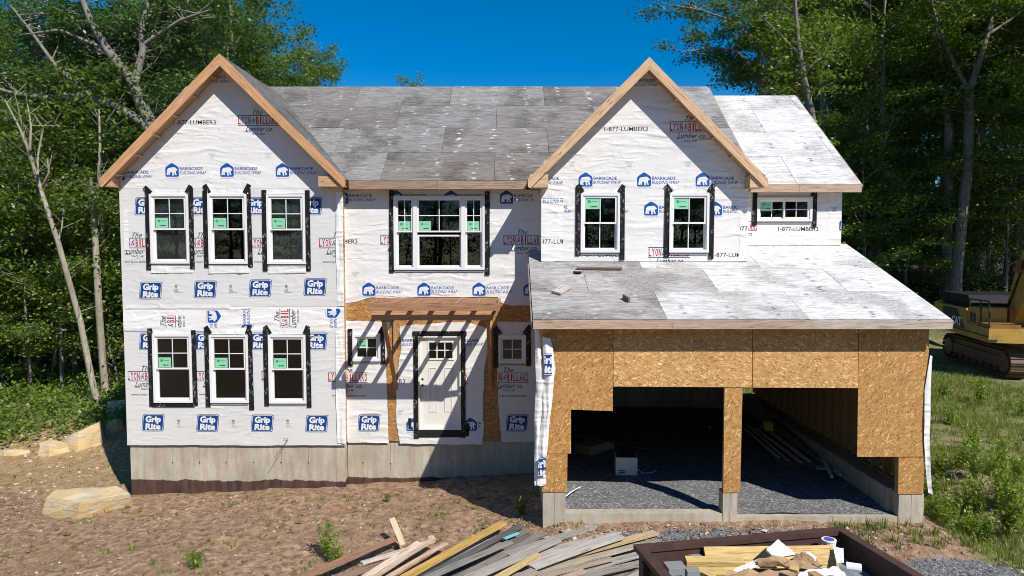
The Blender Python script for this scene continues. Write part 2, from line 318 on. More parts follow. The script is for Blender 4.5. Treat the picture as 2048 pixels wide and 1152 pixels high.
# ------------------------------------------------------------------ mesh helpers
def mesh(name, verts, faces, mats=(), idx=None, smooth=False):
    me = bpy.data.meshes.new(name); me.from_pydata([tuple(v) for v in verts], [], faces)
    for m in mats: me.materials.append(M[m] if isinstance(m, str) else m)
    if idx is not None: me.polygons.foreach_set('material_index', idx)
    if smooth: me.polygons.foreach_set('use_smooth', [True] * len(me.polygons))
    me.update(); return me
def link(name, me, parent=None, loc=None, color=None, mw=None):
    o = bpy.data.objects.new(name, me); COL.objects.link(o)
    if parent is not None: o.parent = parent
    if mw is not None: o.matrix_basis = mw
    if loc is not None: o.location = loc
    if color is not None: o.color = (*color, 1) if len(color) == 3 else color
    return o
def tag(o, label=None, cat=None, group=None, kind=None):
    if label: o['label'] = label
    if cat: o['category'] = cat
    if group: o['group'] = group
    if kind: o['kind'] = kind
    return o
def empty(name, loc=(0, 0, 0), rz=0.0):
    o = bpy.data.objects.new(name, None); COL.objects.link(o); o.location = loc; o.rotation_euler = (0, 0, rz); o.empty_display_size = 0.2
    return o
class MB:
    def __init__(s): s.v = []; s.f = []; s.i = []
    def add(s, vs_, fs_, k=0):
        b = len(s.v); s.v += [Vector(v) for v in vs_]; s.f += [[b + i for i in f] for f in fs_]; s.i += [k] * len(fs_); return s
    def box(s, x0, x1, y0, y1, z0, z1, k=0, mtx=None):
        v = [Vector((x, y, z)) for z in (z0, z1) for y in (y0, y1) for x in (x0, x1)]
        if mtx is not None: v = [mtx @ p for p in v]
        return s.add(v, [(0, 2, 3, 1), (4, 5, 7, 6), (0, 1, 5, 4), (2, 6, 7, 3), (0, 4, 6, 2), (1, 3, 7, 5)], k)
    def prism(s, poly, axis, a, b, k=0):
        """poly: 2-D points; axis 'y' extrudes XZ polygon from y=a to y=b, 'x' extrudes YZ polygon"""
        n = len(poly)
        P = (lambda p, t: (p[0], t, p[1])) if axis == 'y' else ((lambda p, t: (t, p[0], p[1])) if axis == 'x' else (lambda p, t: (p[0], p[1], t)))
        vv = [P(p, a) for p in poly] + [P(p, b) for p in poly]
        return s.add(vv, [list(range(n)), list(range(2 * n - 1, n - 1, -1))] + [(i, i + n, (i + 1) % n + n, (i + 1) % n) for i in range(n)], k)
    def tube(s, pts, rad, sides=7, k=0, caps=True):
        pts = [Vector(p) for p in pts]; b = len(s.v); n = len(pts)
        if not isinstance(rad, (list, tuple)): rad = [rad] * n
        for i, p in enumerate(pts):
            d = (pts[min(i + 1, n - 1)] - pts[max(i - 1, 0)]).normalized()
            a = d.cross(Vector((0.31, 0.95, 0.1))); a = a.normalized() if a.length > 1e-3 else Vector((1, 0, 0)); c = d.cross(a)
            for j in range(sides):
                t = 2 * math.pi * j / sides; s.v.append(p + (a * math.cos(t) + c * math.sin(t)) * rad[i])
        for i in range(n - 1):
            for j in range(sides):
                s.f.append([b + i * sides + j, b + i * sides + (j + 1) % sides, b + (i + 1) * sides + (j + 1) % sides, b + (i + 1) * sides + j]); s.i.append(k)
        if caps:
            s.f.append([b + j for j in range(sides)][::-1]); s.i.append(k); s.f.append([b + (n - 1) * sides + j for j in range(sides)]); s.i.append(k)
        return s
    def me(s, name, *mats, smooth=False): return mesh(name, s.v, s.f, mats, s.i if len(mats) > 1 else None, smooth)
    def build(s, name, mats, parent=None, loc=None, color=None, mw=None, smooth=False):
        if isinstance(mats, str): mats = (mats,)
        return link(name, s.me(name, *mats, smooth=smooth), parent, loc, color, mw)

def slab(name, poly, holes, Y0, Y1, mat, parent, color=None):
    """upright slab in XZ with holes, front at Y0, back at Y1 (Y1=None: a single sheet)"""
    loops = [[Vector((x, z, 0)) for x, z in poly]] + [[Vector((x, z, 0)) for x, z in h] for h in holes]
    tri = tessellate_polygon(loops); flat = [p for l in loops for p in l]; n = len(flat)
    v = [(p.x, Y0, p.y) for p in flat]; f = []
    def orient(t, flip):
        a, b, c = (Vector((flat[i].x, 0, flat[i].y)) for i in t); nr = (b - a).cross(c - a)
        return list(t) if (nr.y < 0) != flip else list(t)[::-1]
    f += [orient(t, False) for t in tri]
    if Y1 is not None:
        v += [(p.x, Y1, p.y) for p in flat]; f += [[i + n for i in orient(t, True)] for t in tri]
        k = 0
        for l in loops:
            m = len(l)
            for i in range(m): a, b = k + i, k + (i + 1) % m; f.append([a, b, b + n, a + n])
            k += m
    me = mesh(name, v, f, (mat,))
    if Y1 is not None:
        bm = bmesh.new(); bm.from_mesh(me); bmesh.ops.recalc_face_normals(bm, faces=bm.faces); bm.to_mesh(me); bm.free()
    return link(name, me, parent, color=color)
def rect(x0, z0, x1, z1): return [(x0, z0), (x1, z0), (x1, z1), (x0, z1)]
def prect(x0, y0, x1, y1, Y):
    a = at(x0, y0, Y); b = at(x1, y1, Y); m = at((x0 + x1) / 2, (y0 + y1) / 2, Y)
    xl = at(x0, (y0 + y1) / 2, Y).x; xr = at(x1, (y0 + y1) / 2, Y).x
    return xl, b.z, xr, a.z            # x0, zbottom, x1, ztop
def wob(poly, amp, step=0.12, seed=0, skip=()):
    """ragged polyline: subdivide every edge and jitter it"""
    rg = random.Random(seed); out = []
    for i, (x, z) in enumerate(poly):
        x2, z2 = poly[(i + 1) % len(poly)]; out.append((x, z))
        L = math.hypot(x2 - x, z2 - z)
        if i in skip or L < step * 2: continue
        n = int(L / step)
        for k in range(1, n):
            t = k / n; nx, nz = (z2 - z) / L, -(x2 - x) / L; j = (noise.noise(Vector((x + t * 7, z + t * 5, seed * 3.1))) * 1.6 + rg.uniform(-0.4, 0.4)) * amp
            out.append((x + (x2 - x) * t + nx * j, z + (z2 - z) * t + nz * j))
    return out
def board(name, p0, p1, w, t, up=(0, 0, 1), parent=None, color=(0.5, 0.35, 0.22), mat='wood', bend=0.0, bevel=0.003, world_parent=None):
    """a length of lumber from p0 to p1; w across, t thick along up"""
    p0, p1 = Vector(p0), Vector(p1); d = p1 - p0; L = d.length; x = d.normalized(); u = Vector(up); z = (u - x * u.dot(x)).normalized(); y = z.cross(x)
    m = MB(); nseg = 3 if bend else 1; e = bevel
    prof = [(-w / 2 + e, -t / 2), (w / 2 - e, -t / 2), (w / 2, -t / 2 + e), (w / 2, t / 2 - e), (w / 2 - e, t / 2), (-w / 2 + e, t / 2), (-w / 2, t / 2 - e), (-w / 2, -t / 2 + e)]
    vv = []; n8 = len(prof)
    for k in range(nseg + 1):
        s = k / nseg; off = bend * (s * (1 - s) * 4)
        vv += [(s * L - L / 2, a + off * 0.4, b + off) for a, b in prof]
    ff = [list(range(n8))[::-1], [nseg * n8 + i for i in range(n8)]]
    for k in range(nseg):
        for i in range(n8): ff.append([k * n8 + i, k * n8 + (i + 1) % n8, (k + 1) * n8 + (i + 1) % n8, (k + 1) * n8 + i])
    m.add(vv, ff); c = (p0 + p1) / 2
    mw = Matrix(((x.x, y.x, z.x, c.x), (x.y, y.y, z.y, c.y), (x.z, y.z, z.z, c.z), (0, 0, 0, 1)))
    return m.build(name, mat, parent, color=color, mw=mw)

# ------------------------------------------------------------------ terrain
def sstep(a, b, x):
    t = min(1, max(0, (x - a) / (b - a))); return t * t * (3 - 2 * t)
def hground(x, y):
    z = -0.10
    z += -0.22 * sstep(-4, -9, x) * sstep(-6, -2, y) * (1 - sstep(1.5, 5, y))        # low at the left front corner
    z += 0.22 * sstep(-3.5, 0.5, x) * sstep(-4.8, -2.2, y)
    z += 0.10 * sstep(0.0, 1.0, x) * sstep(-6.0, -3.6, y)
    z += 0.25 * sstep(8.0, 13, x) * sstep(-4, 4, y)
    z += 3.0 * sstep(14.5, 23, y) * sstep(3, 9, x)                                      # wooded bank behind the machine
    z += 0.25 * sstep(-8.5, -11, x) * sstep(1, 5, y) + 0.5 * sstep(8, 24, y) * (1 - sstep(-6, 2, x))
    z -= 0.45 * math.exp(-((x - 8.6) / 0.7) ** 2 - ((y + 2.2) / 1.6) ** 2)           # ditch beside the garage
    z += 0.20 * math.exp(-((x - 9.6) / 0.8) ** 2 - ((y + 0.6) / 1.8) ** 2)
    z += 7.0 * sstep(36, 75, y)
    z += 0.09 * sstep(0.4, 1.0, x) * (1 - sstep(7.2, 7.9, x)) * sstep(-4.6, -3.5, y)
    near = 1 - sstep(20, 45, math.hypot(x, y))
    z += (0.05 * noise.noise(Vector((x * 0.55, y * 0.55, 1.7))) + 0.05 * noise.noise(Vector((x * 1.9, y * 1.9, 4.2))) + 0.026 * noise.noise(Vector((x * 5.5, y * 5.5, 9.1)))) * (0.4 + 0.6 * near)
    return z
def axis(lo, a, b, hi, fine, coarse_n):
    l = [lo + (a - lo) * (1 - (1 - i / coarse_n) ** 2) for i in range(coarse_n)]
    m = [a + fine * i for i in range(int((b - a) / fine))]
    r = [b + (hi - b) * (i / coarse_n) ** 2 for i in range(coarse_n + 1)]
    return l + m + r
xs = axis(-260, -13.5, 12.5, 260, 0.16, 34); ys = axis(-160, -9.0, 9.5, 320, 0.16, 34)
verts = [(x, y, hground(x, y)) for y in ys for x in xs]; nx = len(xs)
faces = [(j * nx + i, j * nx + i + 1, (j + 1) * nx + i + 1, (j + 1) * nx + i) for j in range(len(ys) - 1) for i in range(nx - 1)]
gme = mesh('ground', verts, faces, ('ground',), smooth=True)
def cover(x, y):
    """sand, turf, gravel, forest weights"""
    nz = noise.noise(Vector((x * 0.35, y * 0.35, 3.0))) * 0.35
    sand = sstep(-7.2, -9.5, x) * sstep(-1.5, 1.5, y) * 0.95
    turf = sstep(7.4, 8.3, x) * (0.72 + nz) * sstep(-6.5, -4.0, y) + 0.35 * sstep(5.5, 7.5, x) * sstep(-3.2, -4.2, y) * sstep(-7, -5, y)
    turf = max(turf, sstep(3.5, 6.0, y) * (1 - sstep(-8, -5, x)) * 0.9)
    gx = sstep(0.9, 2.6, x) * (1 - sstep(5.2, 6.4, x)); gy = sstep(-8.5, -7.0, y) * (1 - sstep(-3.5, -3.15, y))
    grav = gx * gy * (0.95 + nz)
    gr2 = sstep(5.3, 6.0, x) * (1 - sstep(8.0, 9.0, x)) * (1 - sstep(-4.4, -3.8, y)) * 0.9; grav = max(grav, gr2)
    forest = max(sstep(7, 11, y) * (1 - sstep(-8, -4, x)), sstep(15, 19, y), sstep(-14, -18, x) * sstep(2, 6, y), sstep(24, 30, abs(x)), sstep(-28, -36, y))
    return sand, turf, grav, forest
ca = gme.color_attributes.new('cover', 'FLOAT_COLOR', 'POINT'); cf = gme.color_attributes.new('forest', 'FLOAT_COLOR', 'POINT')
A = np.zeros((len(verts), 4), np.float32); B = np.zeros((len(verts), 4), np.float32); A[:, 3] = B[:, 3] = 1
for i, (x, y, z) in enumerate(verts):
    s_, t_, g_, f_ = cover(x, y); A[i, 0] = s_; A[i, 1] = t_; A[i, 2] = g_; B[i, 0] = f_
ca.data.foreach_set('color', A.ravel()); cf.data.foreach_set('color', B.ravel())
tag(link('ground', gme), kind='structure')

# ------------------------------------------------------------------ the house
YC, YL, YR, YW, YG = 0.0, -0.2, -0.7, 0.3, -3.05
house = tag(empty('house', (0, 0, 0)), 'unfinished two-storey house in printed white building wrap with two front gables and open garage', 'house')
ZF = at(470, 887, YL).z                       # top of the foundation
XL0, XL1 = at(247, 620, YL).x, at(688, 620, YL).x
XR0, XR1 = at(1083, 450, YR).x, at(1495, 450, YR).x
XW1 = at(1682, 440, YW).x
XG0, XG1 = at(1085, 800, YG).x, at(1851, 800, YG).x
OH = 0.28
# eaves and ridges
z_eave = at(870, 361, YC - OH).z; PM = 0.75
d_ = ray(870, 173)                             # main ridge: where the sight line meets the 9/12 slope
k_ = (z_eave + PM * (CAM.y - (YC - OH)) - CAM.z) / (d_.z - PM * d_.y); RID = CAM + d_ * k_
y_rid, z_rid = RID.y, RID.z
x_mr = at(1415, 173, y_rid).x
z_eaveW = at(1620, 368, YW - OH).z
d_ = ray(1510, 191); k_ = (z_eaveW + PM * (CAM.y - (YW - OH)) - CAM.z) / (d_.z - PM * d_.y); RW = CAM + d_ * k_
x_wr = at(1722, 368, YW - OH).x
zg_e = at(1480, 638, YG - 0.30).z; zg_1 = at(1290, 524, YR).z; PG = (zg_1 - zg_e) / (YR - (YG - 0.30))
def zgar(y): return zg_e + PG * (y - (YG - 0.30))
x_g0, x_g1 = at(1066, 640, YG - 0.3).x, at(1903, 640, YG - 0.3).x
# gables: (apex px, left tip px, right tip px)
def gable(ap, lt, rt, Y):
    yf = Y - 0.35; a = at(*ap, yf); l = at(*lt, yf); r = at(*rt, yf)
    return dict(yf=yf, xa=(l.x + r.x) / 2, za=a.z, xl=l.x, xr=r.x, ze=(l.z + r.z) / 2, Y=Y)
GL = gable((438, 108), (201, 357), (691, 358), YL); GR = gable((1297.5, 115), (1056, 360), (1535, 357), YR)
def ymain(z): return (YC - OH) + (z - z_eave) / PM

def roof_face(part, O, U, V, poly_uv, stagger, cols, rg, first=0.0, row_h=1.22, sheet=2.44):
    """lay plywood sheets (clipped to the convex polygon) on the plane O + u U + v V; part is the roof deck mesh"""
    O, U, V = Vector(O), Vector(U).normalized(), Vector(V).normalized(); Nn = U.cross(V)
    def clip(poly, a, b):
        out = []
        for i in range(len(poly)):
            p, q = poly[i], poly[(i + 1) % len(poly)]
            sp = (b[0] - a[0]) * (p[1] - a[1]) - (b[1] - a[1]) * (p[0] - a[0]); sq = (b[0] - a[0]) * (q[1] - a[1]) - (b[1] - a[1]) * (q[0] - a[0])
            if sp >= 0: out.append(p)
            if (sp >= 0) != (sq >= 0):
                t = sp / (sp - sq); out.append((p[0] + (q[0] - p[0]) * t, p[1] + (q[1] - p[1]) * t))
        return out
    ar = sum(poly_uv[i][0] * poly_uv[(i + 1) % len(poly_uv)][1] - poly_uv[(i + 1) % len(poly_uv)][0] * poly_uv[i][1] for i in range(len(poly_uv)))
    P = poly_uv if ar > 0 else poly_uv[::-1]
    u0, u1 = min(p[0] for p in P), max(p[0] for p in P); v1 = max(p[1] for p in P); g = 0.004; r = 0; v = 0.0
    while v < v1:
        u = u0 + first - 2 * sheet + (sheet / 2 if (r % 2) ^ stagger else 0)
        while u < u1:
            q = [(u + g, v + g), (u + sheet - g, v + g), (u + sheet - g, v + row_h - g), (u + g, v + row_h - g)]
            for i in range(len(P)): q = clip(q, P[i], P[(i + 1) % len(P)]) if q else q
            if len(q) >= 3:
                lift = 0.004 + rg.uniform(0, 0.004); n = len(q); cu = sum(p[0] for p in q) / n; cv = sum(p[1] for p in q) / n
                vv = [(a - cu, b - cv, 0) for a, b in q] + [(a - cu, b - cv, 0.013) for a, b in q]
                ff = [list(range(n))[::-1], list(range(n, 2 * n))] + [(i, (i + 1) % n, (i + 1) % n + n, i + n) for i in range(n)]
                c = O + U * cu + V * cv + Nn * lift
                mw = Matrix(((U.x, V.x, Nn.x, c.x), (U.y, V.y, Nn.y, c.y), (U.z, V.z, Nn.z, c.z), (0, 0, 0, 1)))
                col, al = cols(cu, cv, rg); link('plywood_sheet', mesh('plywood_sheet', vv, ff, ('ply',)), part, mw=mw, color=(*col, al))
            u += sheet
        v += row_h; r += 1
def deck(name, O, U, V, poly_uv, th=0.14):
    O, U, V = Vector(O), Vector(U).normalized(), Vector(V).normalized(); Nn = U.cross(V); n = len(poly_uv)
    vv = [O + U * a + V * b for a, b in poly_uv] + [O + U * a + V * b - Nn * th for a, b in poly_uv]
    me = mesh(name, vv, [list(range(n)), list(range(n, 2 * n))[::-1]] + [(i + n, (i + 1) % n + n, (i + 1) % n, i) for i in range(n)], ('studwood',))
    bm = bmesh.new(); bm.from_mesh(me); bmesh.ops.recalc_face_normals(bm, faces=bm.faces); bm.to_mesh(me); bm.free()
    return link(name, me, house)
rg = random.Random(11)
def greys(lo, hi, warm=0.03, al=(0.2, 1.0)):
    def f(u, v, r):
        k = r.uniform(lo, hi); w = r.uniform(-0.2, 1) * warm
        return (k + w, k, k - w * 0.6), r.uniform(*al)
    return f
V9 = Vector((0, 1, PM)).normalized(); L9 = math.hypot(1, PM)
# main roof front slope
xm0 = XL0 - 0.3; sl_len = (y_rid - (YC - OH)) * L9
main_uv = [(GL['xr'] - 0.04 - xm0, 0), (x_mr - xm0, 0), (x_mr - xm0, sl_len), (0, sl_len), (0, 0.62 * L9)]
main_deck = deck('main_roof', (xm0, YC - OH, z_eave - 0.02), (1, 0, 0), V9, main_uv)
def main_cols(u, v, r):
    x = u + xm0; k = r.choice([0.20, 0.22, 0.23, 0.25, 0.27]) + 0.12 * sstep(2.0, 5.5, x); w = r.choice([0.0, 0.002, 0.006, 0.010, 0.016]); return (k + w + 0.004, k, k - w * 0.5 - 0.004), r.uniform(0.3, 1)
roof_face(main_deck, (xm0, YC - OH, z_eave - 0.018), (1, 0, 0), V9, main_uv, 0, main_cols, rg, 1.05)
# back slope (plain deck) so that the roof is closed
def back_deck(name, x0, x1, yr, zr, drop):
    deck(name, (x1, yr + drop, zr - PM * drop), (-1, 0, 0), Vector((0, -1, PM)).normalized(), [(0, 0), (x1 - x0, 0), (x1 - x0, drop * L9), (0, drop * L9)])
back_deck('rear_roof', xm0, x_mr, y_rid, z_rid - 0.03, 4.2)
# wing roof
xw0 = XR1 - 0.2; wl = (RW.y - (YW - OH)) * L9
wing_deck = deck('wing_roof', (xw0, YW - OH, z_eaveW - 0.02), (1, 0, 0), V9, [(0, 0), (x_wr - xw0, 0), (x_wr - xw0, wl), (0, wl)])
roof_face(wing_deck, (xw0, YW - OH, z_eaveW - 0.018), (1, 0, 0), V9, [(0, 0), (x_wr - xw0, 0), (x_wr - xw0, wl), (0, wl)], 1, greys(0.62, 0.72, 0.01, (0.0, 0.15)), rg, 0.3)
back_deck('rear_wing_roof', xw0, x_wr, RW.y, RW.z - 0.03, 4.0)
# garage roof
VG_ = Vector((0, 1, PG)).normalized(); gl = (YW + 0.1 - (YG - 0.3)) * math.hypot(1, PG)
gp = [(0, 0), (x_g1 - x_g0, 0), (x_g1 - x_g0, gl), (0, gl)]
gl_l = (YR + 0.05 - (YG - 0.3)) * math.hypot(1, PG)
garage_deck = deck('garage_roof', (x_g0, YG - 0.3, zg_e - 0.02), (1, 0, 0), VG_, gp)
def gcols(u, v, r):
    x = u + x_g0; t = sstep(1.6, 5.4, x + 0.2); k = 0.40 + r.uniform(-0.03, 0.03) + 0.30 * t; w = 0.012 * (1 - t)
    return (k + w, k, k - w * 0.4), (r.uniform(0.5, 1) if t < 0.25 else 0.26 - 0.24 * t)
roof_face(garage_deck, (x_g0, YG - 0.3, zg_e - 0.018), (1, 0, 0), VG_, [(0, 0), (x_g1 - x_g0, 0), (x_g1 - x_g0, gl), (0, gl)], 0, gcols, rg, 2.3)
# gable roofs
def gable_roof(G, name, light):
    part = None; za, ze, xa, yf = G['za'], G['ze'], G['xa'], G['yf']
    for s, xe in ((-1, G['xl']), (1, G['xr'])):
        run = abs(xe - xa); up = Vector((-s * run, 0, za - ze)); Ls = up.length
        yb_e, yb_r = ymain(ze) + 0.12, ymain(za) + 0.12
        if s > 0: O = (xe, yf, ze); U = Vector((0, 1, 0)); poly = [(0, 0), (yb_e - yf, 0), (yb_r - yf, Ls), (0, Ls)]
        else: O = (xe, yf, ze); U = Vector((0, 1, 0)); poly = [(0, 0), (yb_e - yf, 0), (yb_r - yf, Ls), (0, Ls)]
        Vv = up.normalized(); Nn = U.cross(Vv)
        if Nn.z < 0:           # flip the running direction so that the normal points up
            O = Vector(O) + U * (yb_r - yf); U = -U; w = yb_r - yf; poly = [(w - a, b) for a, b in poly][::-1]
        part = deck(name, Vector(O) - Vector((0, 0, 0.03)), U, Vv, poly, 0.10)
        roof_face(part, Vector(O) - Vector((0, 0, 0.028)), U, Vv, poly, 0, light, rg, 0.6)
        # rake board (two faces of lumber), its fly-rafter end cut plumb
        wv = 0.25; e = MB(); yb0, yb1 = yf - 0.045, yf - 0.006; tip = xe
        e.prism([(xa, za), (tip, ze), (tip, ze - 0.16), (tip - s * 0.05, ze - 0.18), (xa, za - wv)][::(1 if s > 0 else -1)], 'y', yb0, yb1)
        me = e.me('rake_board', 'wood'); bm = bmesh.new(); bm.from_mesh(me); bmesh.ops.recalc_face_normals(bm, faces=bm.faces); bm.to_mesh(me); bm.free()
        ang = math.atan2(za - ze, run) * (-s)
        rot = Matrix.Translation((xa, yf, za)) @ Matrix.Rotation(-ang, 4, 'Y'); me.transform(rot.inverted())
        link('rake_board', me, part, mw=rot, color=(0.60, 0.335, 0.175) if G is GL else (0.66, 0.44, 0.27))
        for i in range(6):       # lookouts between rake board and wall
            t = (i + 0.7) / 6.3; c = Vector((xe, 0, ze)).lerp(Vector((xa, 0, za)), t); c.z -= 0.165; c.x -= s * 0.0
            if c.z > za - 0.35: continue
            ax = up.normalized(); board('lookout', (c.x, yf - 0.004, c.z), (c.x, G['Y'] - 0.002, c.z), 0.09, 0.038, up=(ax.x, 0, ax.z), parent=part, color=(0.58, 0.40, 0.22))
        # boxed cornice return
        x_in = (XL0 if s < 0 else XL1) if G is GL else (XR0 if s < 0 else XR1)
        xo = tip - s * 0.04; xi = x_in + (-s) * (-0.02)
        if G is GL and s < 0: xi = x_in + 0.03
        if G is GR and s > 0: xi = x_in - 0.02
        if s > 0 and G is GL: xi = x_in - 0.42
        if s > 0 and G is GR: xi = x_in - 0.08
        if s < 0 and G is GR: xi = x_in + 0.12
        a, b = min(xo, xi), max(xo, xi); y0 = yf + 0.002
        zt = ze + (0.05 if G is GL else 0.10); zb = ze - 0.165
        board('cornice_return', (a, y0 + 0.02, (zt + zb) / 2), (b, y0 + 0.02, (zt + zb) / 2), zt - zb, 0.038, up=(0, -1, 0), parent=part, color=(0.55, 0.345, 0.19) if G is GL else (0.66, 0.47, 0.29))
        soff = MB().box(a, b, y0 + 0.04, G['Y'] - 0.003, zb + 0.002, zb + 0.03); soff.build('soffit_block', 'wood', part, color=(0.42, 0.26, 0.14))
        endx = b - 0.02 if s < 0 else a + 0.02
        board('return_end', (endx, y0 + 0.042, (zt + zb) / 2 - 0.005), (endx, G['Y'] - 0.004, (zt + zb) / 2 - 0.005), zt - zb - 0.02, 0.034, up=(1, 0, 0), parent=part, color=(0.55, 0.36, 0.19))
    return part
gable_roof(GL, 'gable_roof', greys(0.15, 0.20, 0.008)); gable_roof(GR, 'gable_roof', greys(0.22, 0.28, 0.01))
# fascias
def fascia(x0, x1, y, ztop, h, n, part, cols):
    L = (x1 - x0) / n
    for i in range(n):
        board('fascia_board', (x0 + i * L + 0.002, y - 0.021, ztop - h / 2), (x0 + (i + 1) * L - 0.002, y - 0.021, ztop - h / 2), h, 0.038, up=(0, -1, 0), parent=part, color=cols[i % len(cols)])
fascia(GL['xr'] + 0.01, GR['xl'] - 0.01, YC - OH, z_eave - 0.012, 0.180, 2, main_deck, [(0.34, 0.235, 0.175), (0.38, 0.27, 0.20)])
fascia(GR['xr'] - 0.28, x_wr, YW - OH, z_eaveW - 0.012, 0.170, 2, wing_deck, [(0.52, 0.38, 0.26), (0.48, 0.37, 0.27)])
fascia(x_g0, x_g1, YG - 0.3, zg_e - 0.012, 0.160, 3, garage_deck, [(0.48, 0.36, 0.27), (0.45, 0.36, 0.29), (0.50, 0.43, 0.36)])
# wing and garage rake trims (right-hand edges)
board('rake_trim', (x_wr + 0.02, YW - OH, z_eaveW - 0.10), (x_wr + 0.02, RW.y, RW.z - 0.10), 0.15, 0.03, up=(1, 0, 0), parent=wing_deck, color=(0.42, 0.33, 0.25))
board('rake_trim', (x_g1 + 0.02, YG - 0.3, zg_e - 0.10), (x_g1 + 0.02, YW, zgar(YW) - 0.10), 0.14, 0.03, up=(1, 0, 0), parent=garage_deck, color=(0.42, 0.35, 0.29))
board('rake_trim', (x_g0 - 0.02, YG - 0.3, zg_e - 0.10), (x_g0 - 0.02, YR, zgar(YR) - 0.10), 0.14, 0.03, up=(1, 0, 0), parent=garage_deck, color=(0.30, 0.26, 0.22))
board('rake_trim', (x_mr + 0.02, YC - OH, z_eave - 0.10), (x_mr + 0.02, y_rid, z_rid - 0.10), 0.15, 0.03, up=(1, 0, 0), parent=main_deck, color=(0.42, 0.33, 0.25))

# ---- windows: rectangles in pixels on their wall plane
WIN = {
 'L': [(302, 388.5, 379, 527), (418, 388.5, 495.5, 527.5), (535, 389, 611.5, 528), (308, 668, 385.5, 804.5), (421, 669, 498, 805), (538.5, 669.5, 613, 806)],
 'C': [(788, 392, 969.5, 539.5), (706, 668.5, 761.5, 722), (997, 670, 1052, 726)],
 'R': [(1161, 387, 1239, 505), (1338, 387, 1417, 505)],
 'W': [(1513, 395, 1623, 443)],
}
PL = {'L': YL, 'C': YC, 'R': YR, 'W': YW}
DOOR = prect(837, 672, 922, 859, YC)
def hole(r, s=0.03): return rect(r[0] + s, r[1] + s, r[2] - s, r[3] - s)
HL = [hole(prect(*w, YL)) for w in WIN['L']]; HC = [hole(prect(*w, YC)) for w in WIN['C']] + [hole(DOOR, 0.02)]
HR = [hole(prect(*w, YR)) for w in WIN['R']]; HW = [hole(prect(*w, YW)) for w in WIN['W']]
def inside(h, z0, z1): return z0 < h[0][1] and h[2][1] < z1
TH = 0.15
# ---- sheathed walls (parts); wrap sheets and prints are their sub-parts
pitchL = (GL['za'] - GL['ze']) / (GL['xr'] - GL['xa']); pitchR = (GR['za'] - GR['ze']) / (GR['xr'] - GR['xa'])
def zrake(G, x, low=0.13): return G['za'] - abs(x - G['xa']) * ((G['za'] - G['ze']) / (G['xr'] - G['xa'])) - low
def gpoly(G, x0, x1, z0, low=0.13): return [(x0, z0), (x1, z0), (x1, zrake(G, x1, low)), (G['xa'], G['za'] - low), (x0, zrake(G, x0, low))]
wallL = slab('left_gable_wall', gpoly(GL, XL0, XL1, ZF), HL, YL, YL + TH, 'osb_h', house, (1, 1, 1))
wallC = slab('entry_wall', rect(XL1 - 0.01, ZF, XG0 + 0.4, z_eave - 0.16), HC, YC, YC + TH, 'osb_h', house, (0.80, 0.74, 0.70))
wallR = slab('right_gable_wall', gpoly(GR, XR0, XR1, zgar(YR) - 0.10), HR, YR, YR + TH, 'osb_h', house, (1, 1, 1))
wallW = slab('wing_wall', rect(XR1 - 0.01, zgar(YW) - 0.10, XW1, z_eaveW - 0.13), HW, YW, YW + TH, 'osb_h', house, (1, 1, 1))
# side returns of the bumps and the far walls
def sidewall(name, x0, x1, y0, y1, z0, z1, mat): return MB().box(x0, x1, y0, y1, z0, z1).build(name, mat, house)
sidewall('bump_side_wall', XL1 - 0.15, XL1 - 0.002, YL + TH + 0.002, YC + 0.1, ZF, z_eave - 0.16, 'wrap_bright')
sidewall('bump_side_wall', XR0 + 0.002, XR0 + 0.15, YR + TH + 0.002, YC + 0.1, zgar(YR) - 0.4, z_eave - 0.16, 'wrap_white')
sidewall('bump_side_wall', XR1 - 0.15, XR1 - 0.002, YR + TH + 0.002, YW + 0.1, zgar(YR) - 0.1, z_eave - 0.16, 'wrap_white')
sidewall('left_side_wall', XL0 + 0.002, XL0 + 0.15, YL + TH + 0.002, 7.3, ZF, z_eave - 0.2, 'wrap_grey')
sidewall('right_side_wall', XW1 - 0.15, XW1 - 0.002, YW + TH + 0.002, 7.0, 3.77, z_eaveW - 0.2, 'wrap_white')
sidewall('rear_wall', XL0 + 0.152, XW1 - 0.152, 7.0, 7.15, ZF, z_eave - 0.2, 'dark')
MB().prism([(YC + 0.1, z_eave - 0.2), (7.3, z_eave - 0.2), (y_rid, z_rid - 0.2)], 'x', XL0 + 0.01, XL0 + 0.14).build('left_gable_end', 'wrap_grey', house)
MB().prism([(YC + 0.1, z_eave - 0.2), (7.3, z_eave - 0.2), (y_rid, z_rid - 0.2)], 'x', x_mr - 0.35, x_mr - 0.2).build('right_gable_end', 'wrap_white', house)
MB().prism([(YW + 0.1, z_eaveW - 0.2), (7.0, z_eaveW - 0.2), (RW.y, RW.z - 0.2)], 'x', XW1 - 0.14, XW1 - 0.004).build('wing_gable_end', 'wrap_white', house)
z2 = at(470, 612, YL).z
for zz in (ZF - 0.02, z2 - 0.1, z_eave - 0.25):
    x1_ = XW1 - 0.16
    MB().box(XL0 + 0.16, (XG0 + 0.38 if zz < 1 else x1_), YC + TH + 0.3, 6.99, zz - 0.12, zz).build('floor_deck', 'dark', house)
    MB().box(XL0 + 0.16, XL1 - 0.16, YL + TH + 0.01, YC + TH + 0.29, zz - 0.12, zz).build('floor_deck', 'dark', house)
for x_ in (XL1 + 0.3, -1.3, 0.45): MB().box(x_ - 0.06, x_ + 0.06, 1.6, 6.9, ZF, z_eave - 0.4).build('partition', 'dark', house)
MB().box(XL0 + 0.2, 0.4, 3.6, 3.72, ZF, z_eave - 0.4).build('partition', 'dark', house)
MB().box(0.5, XW1 - 0.2, 3.4, 3.52, z2, z_eave - 0.4).build('partition', 'dark', house)
